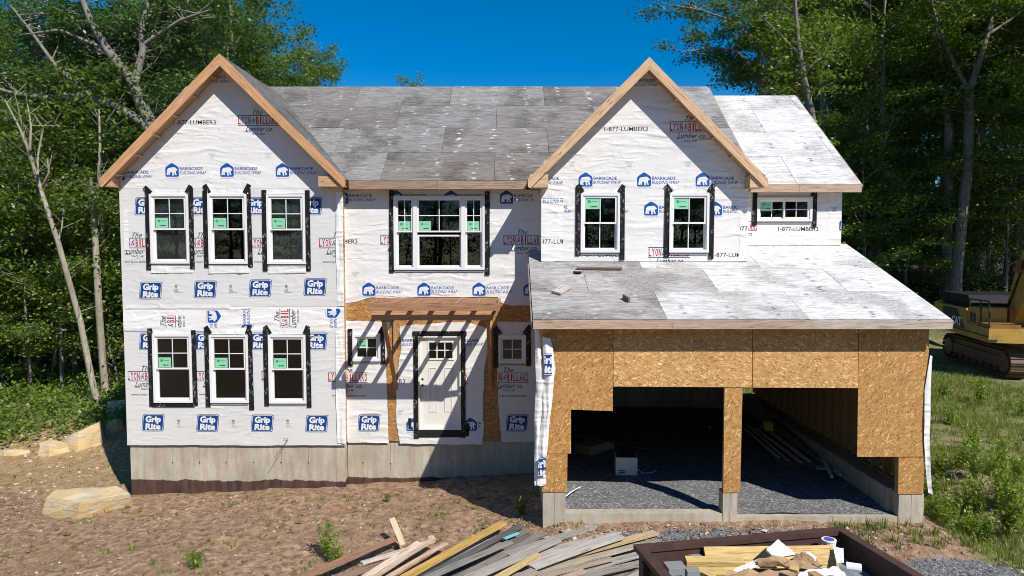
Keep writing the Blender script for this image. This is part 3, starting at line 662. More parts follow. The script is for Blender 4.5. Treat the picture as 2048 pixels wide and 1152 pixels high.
# rafters inside the gable are not seen; close the gable attic
# ---- foundation: cast panels with recessed joints
def foundation(name, x0, x1, y, z0, z1, seams, parent=None):
    core = MB().box(x0 + 0.01, x1 - 0.01, y + 0.008, y + 0.24, z0, z1 - 0.003).build(name, 'concrete', house)
    e = [x0] + seams + [x1]
    for a, b in zip(e[:-1], e[1:]): MB().box(a + 0.006, b - 0.006, y, y + 0.05, z0 + 0.002, z1).build('concrete_panel', 'concrete', core)
    return core
xf0 = at(261, 930, YL + 0.04).x
fL = foundation('foundation', xf0, XL1 - 0.02, YL + 0.04, -1.0, ZF, [at(px, 930, YL + 0.04).x for px in (290.5, 345, 399, 453.5, 508, 563, 617, 672)])
fC = foundation('foundation', XL1 - 0.018, XG0 + 0.05, YC + 0.04, -1.0, ZF - 0.005, [at(px, 930, YC + 0.04).x for px in (726, 781, 836, 905, 930, 1015)])
MB().box(xf0, xf0 + 0.24, YL + 0.285, 7.1, -1.0, ZF).build('side_foundation', 'concrete', house)
for (px, y_) in [(px, y) for px in (345, 399, 453, 508, 562, 617) for y in (925,)] + [(726, 925), (781, 927), (905, 925)]:
    yy = YL + 0.04 if px < 680 else YC + 0.04; c = at(px, y_, yy)
    MB().box(-0.012, 0.012, -0.005, 0.004, -0.012, 0.012).build('form_tie', 'rust', fL if px < 680 else fC, loc=(c.x, yy - 0.001, c.z))
# ---- wrap sheets
def wsheet(wall, poly, holes, Y, k, mat): return slab('wrap_sheet', poly, holes, Y - 0.006 - 0.004 * k, None, mat, wall)
z374, z612, z660, z887 = (at(470, y, YL).z for y in (376, 613, 660, 888.5))
def hz(hs_, z0, z1): return [h for h in hs_ if inside(h, z0, z1)]
e_ = 0.012
wsheet(wallL, gpoly(GL, XL0 - 0.004, XL1 + 0.004, z374, 0.135), [], YL, 3, 'wrap_white')
wsheet(wallL, wob(rect(XL0 - 0.006, z612, XL1 + 0.006, z374 + 0.03), 0.008, 0.15, 1, (1, 3)), hz(HL, z612, z374), YL, 2, 'wrap_grey')
wsheet(wallL, wob(rect(XL0 - 0.006, z660 - 0.05, XL1 + 0.006, z612 + 0.10), 0.008, 0.15, 2, (1, 3)), [], YL, 1, 'wrap_bright')
wsheet(wallL, wob(rect(XL0 + 0.0, z887 - 0.02, XL1 + 0.006, z660), 0.010, 0.15, 3, (1, 3)), hz(HL, z887, z660), YL, 2, 'wrap_grey')
def pp(lst, Y): return [XZ(x, y, Y) for x, y in lst]
wsheet(wallC, wob([(XL1 - 0.004, at(700, 606, YC).z), *pp([(715, 603), (735, 596), (850, 594), (995, 594), (1003, 606), (1020, 611), (1064, 611)], YC), (XG0 + 0.38, at(1064, 611, YC).z), (XG0 + 0.38, z_eave - 0.17), (XL1 - 0.004, z_eave - 0.17)], 0.012, 0.12, 4, (8, 9, 10)), HC[:1], YC, 1, 'wrap_white')
wsheet(wallC, wob([(XL1 - 0.004, at(690, 885, YC).z), *pp([(778, 886), (775, 800), (772, 740), (775, 690), (781, 644)], YC), (XL1 - 0.004, at(690, 641, YC).z)], 0.012, 0.12, 5), HC[1:2], YC, 1, 'wrap_white')
wsheet(wallC, wob(pp([(800, 887), (965, 889), (967, 860), (966, 800), (970, 730), (977, 690), (985, 662), (962, 652), (930, 644), (880, 646), (801, 652), (799, 660), (803, 690), (793, 760), (793, 840)], YC), 0.012, 0.10, 6), HC[3:4], YC, 2, 'wrap_white')
wsheet(wallC, wob([*pp([(1003, 884), (1064, 884)], YC), (XG0 + 0.38, at(1064, 884, YC).z), (XG0 + 0.38, at(1064, 644, YC).z), *pp([(1062, 644), (995, 643), (994, 720), (996, 800)], YC)], 0.012, 0.10, 7), HC[2:3], YC, 1, 'wrap_grey')
zrb = zgar(YR) + 0.012
wsheet(wallR, gpoly(GR, XR0 - 0.004, XR1 + 0.004, zrb, 0.135), HR, YR, 1, 'wrap_white')
x1127 = at(1126, 450, YR).x; x1478 = at(1479, 470, YR).x
wsheet(wallR, wob(rect(XR0 - 0.006, zrb + 0.004, x1127, at(1100, 396, YR).z), 0.012, 0.1, 8, (3,)), [], YR, 2, 'wrap_bright')
wsheet(wallR, wob(rect(x1478, zrb + 0.004, XR1 + 0.006, at(1480, 414, YR).z), 0.012, 0.1, 9, (1,)), [], YR, 2, 'wrap_bright')
zwb = zgar(YW) + 0.012
wsheet(wallW, rect(XR1, zwb, XW1 + 0.004, z_eaveW - 0.14), HW, YW, 1, 'wrap_white')
wsheet(wallW, wob(rect(at(1658, 440, YW).x, at(1660, 479, YW).z, XW1 + 0.006, z_eaveW - 0.16), 0.012, 0.1, 10, (1,)), [], YW, 2, 'wrap_bright')
# loose overlap strip at the inner corner of the left gable, really puckered
def curtain(name, parent, pts_l, pts_r, y, amp, mat, seed, nx_=10, ny_=40, bulge=0.0):
    """a hanging strip of wrap between a left and a right edge (lists of (X,Z) from top to bottom)"""
    def interp(pts, t):
        k = t * (len(pts) - 1); i = min(int(k), len(pts) - 2); f = k - i; return Vector((*pts[i], 0)).lerp(Vector((*pts[i + 1], 0)), f)
    v = []; f = []
    for j in range(ny_ + 1):
        t = j / ny_; a, b = interp(pts_l, t), interp(pts_r, t)
        for i in range(nx_ + 1):
            s = i / nx_; p = a.lerp(b, s); q = Vector((p.x * 5 + seed, p.y * 1.1, seed * 2.0))
            w = noise.noise(q) + 0.5 * noise.noise(q * 2.7)
            v.append((p.x + 0.25 * amp * noise.noise(q * 1.7 + Vector((9, 0, 0))), y - abs(w) * amp - bulge * math.sin(math.pi * s), p.y))
    for j in range(ny_):
        for i in range(nx_): k = j * (nx_ + 1) + i; f.append((k, k + nx_ + 1, k + nx_ + 2, k + 1))
    return link(name, mesh(name, v, f, (mat,), smooth=True), parent)
for (a, b, k) in ((384, 612, 0), (660, 886, 1)):
    curtain('wrap_sheet', wallL, pp([(673, a), (672, (a + b) / 2), (676, b)], YL), [(XL1 + 0.012, at(690, y, YL).z) for y in (a, (a + b) / 2, b)], YL - 0.022, 0.03, 'wrap_bright', 3 + k, 8, 50)
# seam tape
for (x0, y0, x1, y1) in ((248, 421, 258, 500), (252, 609, 460, 617), (250, 656, 462, 662)):
    r = prect(x0, y0, x1, y1, YL); slab('seam_tape', rect(*r), [], YL - 0.024, None, 'wrap_white', wallL)
# folded-back wrap flaps above and below the windows
def flap(wall, x0, y0, x1, y1, Y, seed, mat='wrap_bright'):
    a = pp([(x0, y0), (x0 - 1, y1)], Y); b = pp([(x1, y0 + 1), (x1 + 2, y1 - 1)], Y); curtain('wrap_flap', wall, a, b, Y - 0.026, 0.022, mat, seed, 24, 6)
for i, (x0, y0, x1, y1) in enumerate(((303, 377, 378, 389), (417, 377, 496, 389), (532, 379, 612, 388), (304, 531, 386, 546), (419, 531, 498, 547), (538, 532, 612, 547), (308, 659, 383, 668), (423, 658, 497, 668), (540, 659, 614, 669))):
    flap(wallL, x0, y0, x1, y1, YL, 20 + i * 1.7)
for i, (x0, y0, x1, y1) in enumerate(((1163, 377, 1240, 387), (1342, 377, 1417, 387))): flap(wallR, x0, y0, x1, y1, YR, 50 + i)

# ---- window builder
def ring(mb, x0, z0, x1, z1, w, y0, y1, k=0, wb=None):
    wb = w if wb is None else wb
    mb.box(x0, x0 + w, y0, y1, z0, z1, k); mb.box(x1 - w, x1, y0, y1, z0, z1, k)
    mb.box(x0 + w, x1 - w, y0, y1, z1 - w, z1, k); mb.box(x0 + w, x1 - w, y0, y1, z0, z0 + wb, k)
rgw = random.Random(5)
def sash(win, x0, z0, x1, z1, y, cols, rows, sticker=None, fw=0.035, label=None):
    m = MB(); ring(m, x0, z0, x1, z1, fw, y, y + 0.035); m.build('sash', 'vinyl', win)
    gx0, gz0, gx1, gz1 = x0 + fw, z0 + fw, x1 - fw, z1 - fw; yg = y + 0.018
    MB().box(gx0, gx1, yg, yg + 0.004, gz0, gz1).build('pane', 'glass', win)
    mw_ = 0.009
    for i in range(1, cols):
        xx = gx0 + (gx1 - gx0) * i / cols; MB().box(xx - mw_, xx + mw_, yg - 0.007, yg - 0.001, gz0, gz1).build('muntin', 'vinyl', win)
    for j in range(1, rows):
        zz = gz0 + (gz1 - gz0) * j / rows
        for i in range(cols):
            a = gx0 + (gx1 - gx0) * i / cols + (mw_ if i else 0); b = gx0 + (gx1 - gx0) * (i + 1) / cols - (mw_ if i < cols - 1 else 0)
            MB().box(a, b, yg - 0.007, yg - 0.001, zz - mw_, zz + mw_).build('muntin', 'vinyl', win)
    if sticker:
        sx0, sz0, sw, sh = sticker; m = MB(); ys = yg - 0.0009
        m.box(sx0, sx0 + sw, ys, ys + 0.0006, sz0, sz0 + sh, 0)
        c = [(sx0 + sw * 0.25 + sw * 0.12 * math.cos(t * 0.7854), sz0 + sh * 0.70 + sw * 0.12 * math.sin(t * 0.7854)) for t in range(8)]
        m.prism(c, 'y', ys - 0.0012, ys - 0.0004, 1)
        m.box(sx0 + sw * 0.42, sx0 + sw * 0.82, ys - 0.0012, ys - 0.0004, sz0 + sh * 0.67, sz0 + sh * 0.73, 1)
        for (a, b, c1, d1) in ((0.30, 0.40, 0.19, 0.25), (0.42, 0.50, 0.15, 0.29), (0.52, 0.80, 0.17, 0.27)): m.box(sx0 + sw * a, sx0 + sw * b, ys - 0.0012, ys - 0.0004, sz0 + sh * c1, sz0 + sh * d1, 2)
        m.build('sticker', ('sticker', 'sticker_dot', 'sticker_ink'), win)
def tape_strip(win, pts, w, y):
    """strip of flashing tape through a list of (X,Z)"""
    for i, (a, b) in enumerate(zip(pts[:-1], pts[1:])):
        d = Vector((b[0] - a[0], b[1] - a[1])); n_ = Vector((-d.y, d.x)).normalized() * w / 2
        q = [(a[0] + n_.x, a[1] + n_.y), (a[0] - n_.x, a[1] - n_.y), (b[0] - n_.x, b[1] - n_.y), (b[0] + n_.x, b[1] + n_.y)]
        yy = y - 0.0025 * i - rgw.uniform(0, 0.001); me = MB().prism(q, 'y', yy - 0.003, yy).me('flashing_tape', 'tape')
        bm = bmesh.new(); bm.from_mesh(me); bmesh.ops.recalc_face_normals(bm, faces=bm.faces); bm.to_mesh(me); bm.free(); link('flashing_tape', me, win)
def window(Y, px, kind, ears=(1, 1), screen=False, bottom_tape=False, sill=True):
    x0, z0, x1, z1 = prect(*px, Y); w = x1 - x0; h = z1 - z0
    m = MB(); ring(m, x0, z0, x1, z1, 0.048, Y - 0.055, Y + 0.07)
    ring(m, x0 + 0.049, z0 + 0.049, x1 - 0.049, z1 - 0.049, 0.014, Y - 0.038, Y + 0.065)
    win = m.build('window', 'vinyl', house); i_ = 0.062
    a0, b0, a1, b1 = x0 + i_, z0 + i_, x1 - i_, z1 - i_
    if kind in ('dh', 'dh22'):
        zm = b0 + (b1 - b0) * 0.485; st_w = 0.275 if kind == 'dh' else (a1 - a0) * 0.44
        if kind == 'dh':
            sash(win, a0, zm, a1, b1, Y - 0.03, 2, 2, (a0 + 0.05, zm + 0.045, 0.27, 0.215)); sash(win, a0, b0, a1, zm + 0.035, Y + 0.012, 1, 1)
        else:
            sash(win, a0, zm, a1, b1, Y - 0.03, 2, 1, (a0 + 0.04, b1 - 0.26, 0.30, 0.22)); sash(win, a0, b0, a1, zm + 0.035, Y + 0.012, 2, 1)
        if screen: MB().box(a0 + 0.01, a1 - 0.01, Y + 0.055, Y + 0.056, b0 + 0.01, b1 - 0.01).build('insect_screen', 'screen', win)
    elif kind == 'triple':
        sw = w * 0.235; e1, e2 = x0 + sw, x1 - sw
        for xx in (e1, e2): MB().box(xx - 0.045, xx + 0.045, Y - 0.052, Y + 0.06, z0 + 0.05, z1 - 0.05).build('mullion', 'vinyl', win)
        for (a, b, c) in ((a0, e1 - 0.047, 0), (e1 + 0.047, e2 - 0.047, 1), (e2 + 0.047, a1, 0)):
            zm = b0 + (b1 - b0) * 0.51
            sash(win, a, zm, b, b1, Y - 0.03, 2, 2, (a + 0.04, zm + 0.04, 0.26, 0.2)); sash(win, a, b0, b, zm + (0.035 if not c else -0.055), Y + 0.012, 1, 1)
    elif kind == 'fixed22': sash(win, a0, b0, a1, b1, Y - 0.02, 2, 2, (a0 + 0.045, b0 + (b1 - b0) * 0.5, 0.22, 0.19) if not screen else None)
    elif kind == 'slider':
        xm = (a0 + a1) / 2
        sash(win, a0, b0, xm + 0.02, b1, Y + 0.012, 2, 2, (a0 + 0.045, b0 + (b1 - b0) * 0.42, 0.26, 0.22)); sash(win, xm - 0.02, b0, a1, b1, Y - 0.03, 2, 2)
    # flashing tape down both jambs, with ears folded outwards at the head
    ex = 0.105; ty = Y - 0.030
    for s, ear, xx in ((-1, ears[0], x0 - 0.035), (1, ears[1], x1 + 0.035)):
        top = z1 + 0.10 + rgw.uniform(-0.02, 0.03); bot = z0 - rgw.uniform(0.06, 0.16)
        j = rgw.uniform(-0.012, 0.012)
        tape_strip(win, [(xx + s * 0.015 + j, top), (xx + s * 0.02, bot)], ex, ty)
        if ear: tape_strip(win, [(xx - s * 0.06 + rgw.uniform(-.02, .02), z1 + 0.02), (xx + s * (0.05 + rgw.uniform(-.03, .02)), z1 + 0.19 + rgw.uniform(-.04, .02))][::ear], 0.10, ty - 0.006)
    if bottom_tape: tape_strip(win, [(x0 - 0.04, z0 - 0.05), (x1 + 0.04, z0 - 0.05)], 0.10, ty - 0.004)
    if sill: MB().box(x0 + 0.02, x1 - 0.02, Y - 0.034, Y - 0.022, z0 - 0.045, z0 - 0.003).build('sill_flange', 'ink_grey', win)
    return win
for i, w in enumerate(WIN['L']): window(YL, w, 'dh', ((1, 1), (-1, 1), (0, 0), (0, 0), (1, -1), (1, -1))[i], screen=i in (0, 2), bottom_tape=(i == 3))
window(YC, WIN['C'][0], 'triple', (0, 0)); window(YC, WIN['C'][1], 'fixed22', (0, 1)); window(YC, WIN['C'][2], 'fixed22', (1, -1), screen=True)
for w in WIN['R']: window(YR, w, 'dh22', (1, 1))
window(YW, WIN['W'][0], 'slider', (0, 1))

# ---- entry door
x0, z0, x1, z1 = DOOR
m = MB(); ring(m, x0, z0, x1, z1, 0.03, YC - 0.04, YC + 0.12, 0, 0.035); door = m.build('entry_door', 'door_paint', house)
dx0, dz0, dx1, dz1 = x0 + 0.032, z0 + 0.037, x1 - 0.032, z1 - 0.032; yd = YC + 0.03
lit = prect(858, 685, 905, 717, YC); L0, LZ0, L1, LZ1 = lit
slab('door_slab', rect(dx0, dz0, dx1, dz1), [rect(L0, LZ0, L1, LZ1)], yd, yd + 0.045, 'door_paint', door)
for (px0, px1) in ((858, 874), (889, 905)):
    p = prect(px0, 735, px1, 824, YC); m = MB(); ring(m, *p, 0.02, yd - 0.012, yd + 0.001); m.build('panel_moulding', 'door_paint', door)
    MB().box(p[0] + 0.035, p[2] - 0.035, yd - 0.006, yd + 0.001, p[1] + 0.035, p[3] - 0.035).build('raised_panel', 'door_paint', door)
m = MB(); ring(m, L0 - 0.035, LZ0 - 0.035, L1 + 0.035, LZ1 + 0.035, 0.036, yd - 0.018, yd + 0.002); m.build('lite_frame', 'vinyl', door)
MB().box(L0, L1, yd + 0.01, yd + 0.014, LZ0, LZ1).build('pane', 'glass', door)
zz = (LZ0 + LZ1) / 2; MB().box(L0, L1, yd - 0.002, yd + 0.009, zz - 0.011, zz + 0.011).build('muntin', 'vinyl', door)
for i in (1, 2):
    xx = L0 + (L1 - L0) * i / 3
    for a, b in ((LZ0, zz - 0.011), (zz + 0.011, LZ1)): MB().box(xx - 0.011, xx + 0.011, yd - 0.002, yd + 0.009, a, b).build('muntin', 'vinyl', door)
for py in (758.5, 770.5):
    c = at(845, py, yd); cc = [(c.x + 0.027 * math.cos(t * 0.5236), c.z + 0.027 * math.sin(t * 0.5236)) for t in range(12)]
    MB().prism(cc, 'y', yd - 0.003, yd + 0.002).build('lock_hole', 'black', door)
MB().box(dx0, dx1, yd - 0.03, yd - 0.003, dz0 + 0.001, dz0 + 0.035).build('door_sweep', 'door_paint', door)
tape_strip(door, [(x0 - 0.05, z1 + 0.10), (x0 - 0.055, z0 - 0.20)], 0.11, YC - 0.024); tape_strip(door, [(x1 + 0.05, z1 + 0.10), (x1 + 0.045, z0 - 0.18)], 0.11, YC - 0.024)
tape_strip(door, [(x0 - 0.12, z1 + 0.055), (x1 + 0.13, z1 + 0.055)], 0.11, YC - 0.030)
MB().box(x0 - 0.04, x1 + 0.02, YC - 0.026, YC - 0.018, z0 - 0.17, z0 - 0.003).build('sill_membrane', 'black', door)
for (a, b, c, d) in ((817, 836, 823, 858), (929, 846, 939, 862), (929, 858, 938, 872)):
    r = prect(a, b, c, d, YC); MB().box(r[0], r[2], YC - 0.0215, YC - 0.0155, r[1], r[3]).build('tape_patch', 'black', door)

# ---- porch canopy
cb = 1.36; ybm = YC - cb
can = board('porch_canopy', at(735, 613.5, ybm - 0.25) + Vector((0, 0, 0)), at(1000, 613.5, ybm - 0.25), 0.155, 0.038, up=(0, -1, 0), parent=house, color=(0.38, 0.205, 0.12))
c_inv = can.matrix_basis.inverted()
def cpart(o):
    o.parent = can; o.matrix_parent_inverse = c_inv; return o
pz0 = at(735, 596, YC).z; fl, fr_ = at(735, 613.5, ybm - 0.25), at(1000, 613.5, ybm - 0.25)
nraf = 7
for i in range(nraf):
    xx = fl.x + 0.03 + (fr_.x - fl.x - 0.06) * i / (nraf - 1)
    cpart(board('rafter', (xx, YC - 0.06, pz0 - 0.07), (xx, ybm - 0.23, fl.z + 0.006), 0.13, 0.038, up=(1, 0, 0), color=(0.46, 0.26, 0.15)))
cpart(board('ledger', (fl.x + 0.02, YC - 0.035, pz0 - 0.075), (fr_.x - 0.02, YC - 0.035, pz0 - 0.075), 0.15, 0.038, up=(0, -1, 0), color=(0.43, 0.25, 0.15)))
bz = at(860, 631, ybm).z; bx0, bx1 = at(744, 631, ybm).x, at(986, 631, ybm).x
for dy in (-0.02, 0.022): cpart(board('beam', (bx0, ybm + dy, bz), (bx1, ybm + dy, bz), 0.19, 0.038, up=(0, -1, 0), color=(0.52, 0.30, 0.16)))
for (xb, pxw) in ((at(767, 640, ybm).x, 776), (at(976, 640, ybm).x, 983)):
    w_ = at(pxw, 770, YC); cpart(board('brace', (xb, ybm, bz - 0.10), (xb, YC - 0.02, w_.z), 0.09, 0.07, up=(1, 0, 0), color=(0.47, 0.27, 0.13)))
    cpart(board('wall_post', (xb, YC - 0.022, w_.z - 0.10), (xb, YC - 0.022, pz0 - 0.16), 0.09, 0.038, up=(0, -1, 0), color=(0.47, 0.29, 0.14)))
    cpart(board('outrigger', (xb, YC - 0.05, bz + 0.02), (xb, ybm + 0.045, bz + 0.02), 0.13, 0.07, up=(1, 0, 0), color=(0.42, 0.24, 0.13)))

# ---- garage front
ztop = zg_e - 0.06
def gs(px): return [XZ(x, y, YG) for x, y in px]
zt_ = 648
def stud_frame():   # headers and posts behind the sheathing: the garage front itself
    m = MB(); a = at(1226, 775, YG); b = at(1716, 775, YG); t = 0.012
    m.box(XG0 + 0.02, XG1 - 0.02, YG + t, YG + 0.14, a.z + 0.02, ztop - 0.02)
    for (p0, p1, zb) in ((1088, 1133, 985), (1450, 1475, 985), (1800, 1846, 988)):
        m.box(at(p0, 900, YG).x, at(p1, 900, YG).x, YG + t, YG + 0.14, at(p0, zb, YG).z + 0.002, a.z + 0.019)
    return m.build('garage_front_wall', 'studwood', house)
gfw = stud_frame()
for poly, mt, tint in (
    ([(1085, zt_), (1225.5, zt_), (1225.5, 822), (1142, 819), (1142, 907), (1085, 907)], 'osb_v', (0.92, 0.88, 0.82)),
    ([(1086, 908), (1135, 908), (1134, 984), (1084, 984)], 'osb_v', (0.88, 0.84, 0.78)),
    ([(1227, zt_), (1504, zt_), (1504, 774.5), (1227, 773)], 'osb_h', (1.14, 1.18, 1.25)),
    ([(1505.5, zt_), (1716, zt_), (1716, 776), (1505.5, 775)], 'osb_h', (1.12, 1.15, 1.2)),
    ([(1718, zt_), (1858, zt_), (1853, 913), (1714, 913.5)], 'osb_v', (0.95, 0.92, 0.88)),
    ([(1797, 915.5), (1849, 915.5), (1846, 988), (1796, 988)], 'osb_v', (0.92, 0.88, 0.82)),
    ([(1449, 775.5), (1485, 776), (1480, 985), (1446.5, 985)], 'osb_v', (0.98, 0.95, 0.9))):
    q = gs(poly); slab('osb_sheet', q, [], YG - 0.004 - random.uniform(0, 0.004), YG + 0.010, mt, gfw, tint)
# piers, curb, side stems
zcap = at(1460, 986, YG).z
def pier(p0, p1, pyt, name='pier'):
    x0, x1 = at(p0, 1010, YG).x, at(p1, 1010, YG).x; m = MB(); xm = (x0 + x1) / 2
    o = MB().box(x0, xm - 0.003, YG + 0.01, YG + 0.26, -0.6, at(p0, pyt, YG).z).build(name, 'concrete', house)
    MB().box(xm + 0.003, x1, YG + 0.008, YG + 0.26, -0.6, at(p0, pyt, YG).z).build('concrete_panel', 'concrete', o); return o
pier(1086, 1131, 984.5); pier(1446, 1475, 986); pier(1798, 1848, 988.5)
MB().box(at(1130, 1022, YG).x + 0.01, at(1446, 1022, YG).x - 0.005, YG + 0.02, YG + 0.24, -0.5, at(1280, 1028, YG).z).build('door_curb', 'concrete', house)
MB().box(at(1475, 1022, YG).x + 0.005, at(1798, 1022, YG).x - 0.01, YG + 0.02, YG + 0.24, -0.5, at(1640, 1034, YG).z).build('door_curb', 'concrete', house)
sx = at(1790, 1000, YG).x
MB().box(sx, XG1 - 0.04, YG + 0.265, 5.5, -0.6, zcap).build('stem_wall', 'concrete', house)
MB().box(XG0 + 0.03, XG0 + 0.26, YG + 0.265, YC + 0.03, -0.6, zcap).build('stem_wall', 'concrete', house)
MB().box(XG0 + 0.3, sx - 0.01, 5.26, 5.5, -0.6, zcap + 0.25).build('stem_wall', 'concrete', house)
# garage side walls: sheathing outside, studs inside
gz1 = zg_e - 0.18
def gside(x0, x1, y0, y1, mat):
    zt0, zt1 = zgar(y0) - 0.18, zgar(y1) - 0.18; return MB().prism([(y0, zcap + 0.04), (y1, zcap + 0.04), (y1, min(zt1, 4.4)), (y0, zt0)], 'x', x0, x1).build('garage_side_wall', mat, house)
gw = gside(XG1 - 0.022, XG1 - 0.008, YG + 0.145, YW + 0.1, 'osb_v'); gw2 = MB().box(XG1 - 0.022, XG1 - 0.008, YW + 0.105, 5.5, zcap + 0.04, 3.75).build('garage_side_wall', 'osb_v', house)
for o in (gw, gw2): o.color = (0.85, 0.8, 0.75, 1)
gsl = gside(XG0 + 0.008, XG0 + 0.022, YG + 0.145, YC + 0.02, 'osb_v'); gsl.color = (0.8, 0.75, 0.7, 1)
MB().box(XG1 - 0.17, XG1 - 0.03, YG + 0.27, 5.25, zcap, zcap + 0.038).build('sill_plate', 'studwood', gw)
y_ = YG + 0.18
while y_ < 5.2:
    MB().box(XG1 - 0.165, XG1 - 0.026, y_, y_ + 0.038, zcap + 0.04, min(zgar(y_) - 0.22, 3.72)).build('stud', 'studwood', gw); y_ += 0.405
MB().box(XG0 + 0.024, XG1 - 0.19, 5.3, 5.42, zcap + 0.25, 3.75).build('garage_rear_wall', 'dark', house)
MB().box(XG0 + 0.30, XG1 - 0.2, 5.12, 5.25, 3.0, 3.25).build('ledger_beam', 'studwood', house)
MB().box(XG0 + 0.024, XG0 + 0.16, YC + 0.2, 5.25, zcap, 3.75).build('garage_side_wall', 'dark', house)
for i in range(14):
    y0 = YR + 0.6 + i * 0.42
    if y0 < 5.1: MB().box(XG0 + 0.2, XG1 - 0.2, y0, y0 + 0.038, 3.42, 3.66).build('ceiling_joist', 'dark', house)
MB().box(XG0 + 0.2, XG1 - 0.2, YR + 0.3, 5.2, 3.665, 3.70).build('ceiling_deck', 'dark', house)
# garage gravel floor, its own sheet (uneven)
fx = [XG0 + 0.05 + (XG1 - XG0 - 0.15) * i / 60 for i in range(61)]; fy = [YG + 0.12 + (5.35 - YG) * j / 70 for j in range(71)]
zfl = at(1280, 1030, YG).z
fv = [(x, y, zfl - 0.03 + 0.05 * noise.noise(Vector((x * 0.7, y * 0.7, 5))) + 0.02 * noise.noise(Vector((x * 2.6, y * 2.6, 2))) + 0.05 * sstep(YG + 0.2, YG + 1.6, y)) for y in fy for x in fx]
ff = [(j * 61 + i, j * 61 + i + 1, (j + 1) * 61 + i + 1, (j + 1) * 61 + i) for j in range(70) for i in range(60)]
tag(link('gravel_floor', mesh('gravel_floor', fv, ff, ('gravel',), smooth=True)), kind='structure')
# torn wrap hanging off the garage corners
curtain('wrap_flap', gfw, pp([(1070, 655), (1071, 760), (1068, 880), (1069, 969)], YG), pp([(1078, 658), (1089, 760), (1081, 880), (1090, 969)], YG), YG - 0.03, 0.07, 'wrap_white', 61, 10, 60, 0.03)
curtain('wrap_flap', gfw, pp([(1086, 672), (1087, 740), (1084, 830), (1074, 920), (1071, 968)], YG), pp([(1100, 676), (1112, 735), (1100, 830), (1092, 920), (1092, 965)], YG), YG - 0.05, 0.08, 'wrap_bright', 77, 10, 60, 0.04)
curtain('wrap_flap', gfw, pp([(1858, 710), (1848, 780), (1846, 880), (1850, 940), (1855, 985)], YG), pp([(1863, 712), (1860, 780), (1858, 880), (1859, 940), (1863, 988)], YG), YG - 0.02, 0.03, 'wrap_bright', 83, 5, 40)

# ------------------------------------------------------------------ printed marks on the wrap
_tc = {}
def text2d(body, h=1.0, bold=0.0, shear=0.0):
    key = (body, bold, shear)
    if key not in _tc:
        c = bpy.data.curves.new('t', 'FONT'); c.body = body; c.size = 1.0; c.offset = bold; c.shear = shear; c.resolution_u = 2; c.dimensions = '2D'; c.fill_mode = 'FRONT'
        o = bpy.data.objects.new('t', c); me = bpy.data.meshes.new_from_object(o)
        v = np.array([(p.co.x, p.co.y) for p in me.vertices]); f = [list(p.vertices) for p in me.polygons]
        bpy.data.objects.remove(o); bpy.data.curves.remove(c); bpy.data.meshes.remove(me)
        v -= v.min(axis=0); _tc[key] = (v, f)
    v, f = _tc[key]; return v * h / max(v[:, 1].max(), 1e-6), f
class Print:
    def __init__(s): s.v = []; s.f = []; s.i = []; s.mats = []
    def k(s, m):
        if m not in s.mats: s.mats.append(m)
        return s.mats.index(m)
    def put(s, v, f, m, z=0.0):
        b = len(s.v); s.v += [(float(x), float(y), z) for x, y in v]; s.f += [[b + i for i in q] for q in f]; s.i += [s.k(m)] * len(f)
    def text(s, body, x0, y0, x1, y1, m, bold=0.0, shear=0.0, z=0.0):
        v, f = text2d(body, 1.0, bold, shear); w = v[:, 0].max(); v = v * np.array([(x1 - x0) / w, (y1 - y0)]) + np.array([x0, y0]); s.put(v, f, m, z)
    def poly(s, pts, m, z=0.0):
        tri = tessellate_polygon([[Vector((x, y, 0)) for x, y in pts]]); s.put(pts, [list(t) for t in tri], m, z)
    def rect(s, x0, y0, x1, y1, m, z=0.0): s.put([(x0, y0), (x1, y0), (x1, y1), (x0, y1)], [(0, 1, 2, 3)], m, z)
    def mesh(s, name):
        me = mesh(name, s.v, s.f, s.mats, s.i); bm = bmesh.new(); bm.from_mesh(me)
        for f in bm.faces:
            if f.normal.z < 0: f.normal_flip()
        bm.to_mesh(me); bm.free(); return me
def rounded(pts, r, n=4):
    out = []; N_ = len(pts)
    for i in range(N_):
        p, a, b = Vector(pts[i]), Vector(pts[i - 1]), Vector(pts[(i + 1) % N_]); da = (a - p).normalized() * r; db = (b - p).normalized() * r
        for k in range(n + 1):
            t = k / n; q = (p + da) * (1 - t) ** 2 + p * 2 * t * (1 - t) + (p + db) * t * t; out.append((q.x, q.y))
    return out
def p_barricade():
    p = Print(); B = 'ink_blue'; E = 0.145
    p.poly(rounded([(-E, -0.135), (E, -0.135), (E, 0.065), (0, 0.165), (-E, 0.065)], 0.035), B)
    bear = [(-0.118, -0.10), (-0.112, -0.03), (-0.100, 0.025), (-0.070, 0.052), (-0.030, 0.058), (0.005, 0.066), (0.035, 0.064), (0.055, 0.070), (0.068, 0.060), (0.085, 0.048), (0.112, 0.020), (0.118, 0.006), (0.105, -0.006),
            (0.085, -0.008), (0.078, -0.030), (0.085, -0.060), (0.100, -0.098), (0.066, -0.100), (0.052, -0.062), (0.038, -0.040), (0.034, -0.066), (0.040, -0.110), (0.006, -0.112), (0.002, -0.060), (-0.012, -0.034), (-0.036, -0.038),
            (-0.048, -0.064), (-0.040, -0.100), (-0.072, -0.102), (-0.080, -0.070), (-0.086, -0.102)]
    p.poly(bear, 'ink_white', 0.0015)
    p.text('BARRICADE', 0.165, 0.005, 0.655, 0.070, B, 0.016); p.text('BUILDING WRAP', 0.160, -0.085, 0.735, -0.018, B, 0.004, 0.25)
    p.text('BARRICADEBP.COM', -0.135, -0.172, 0.155, -0.156, B); return p
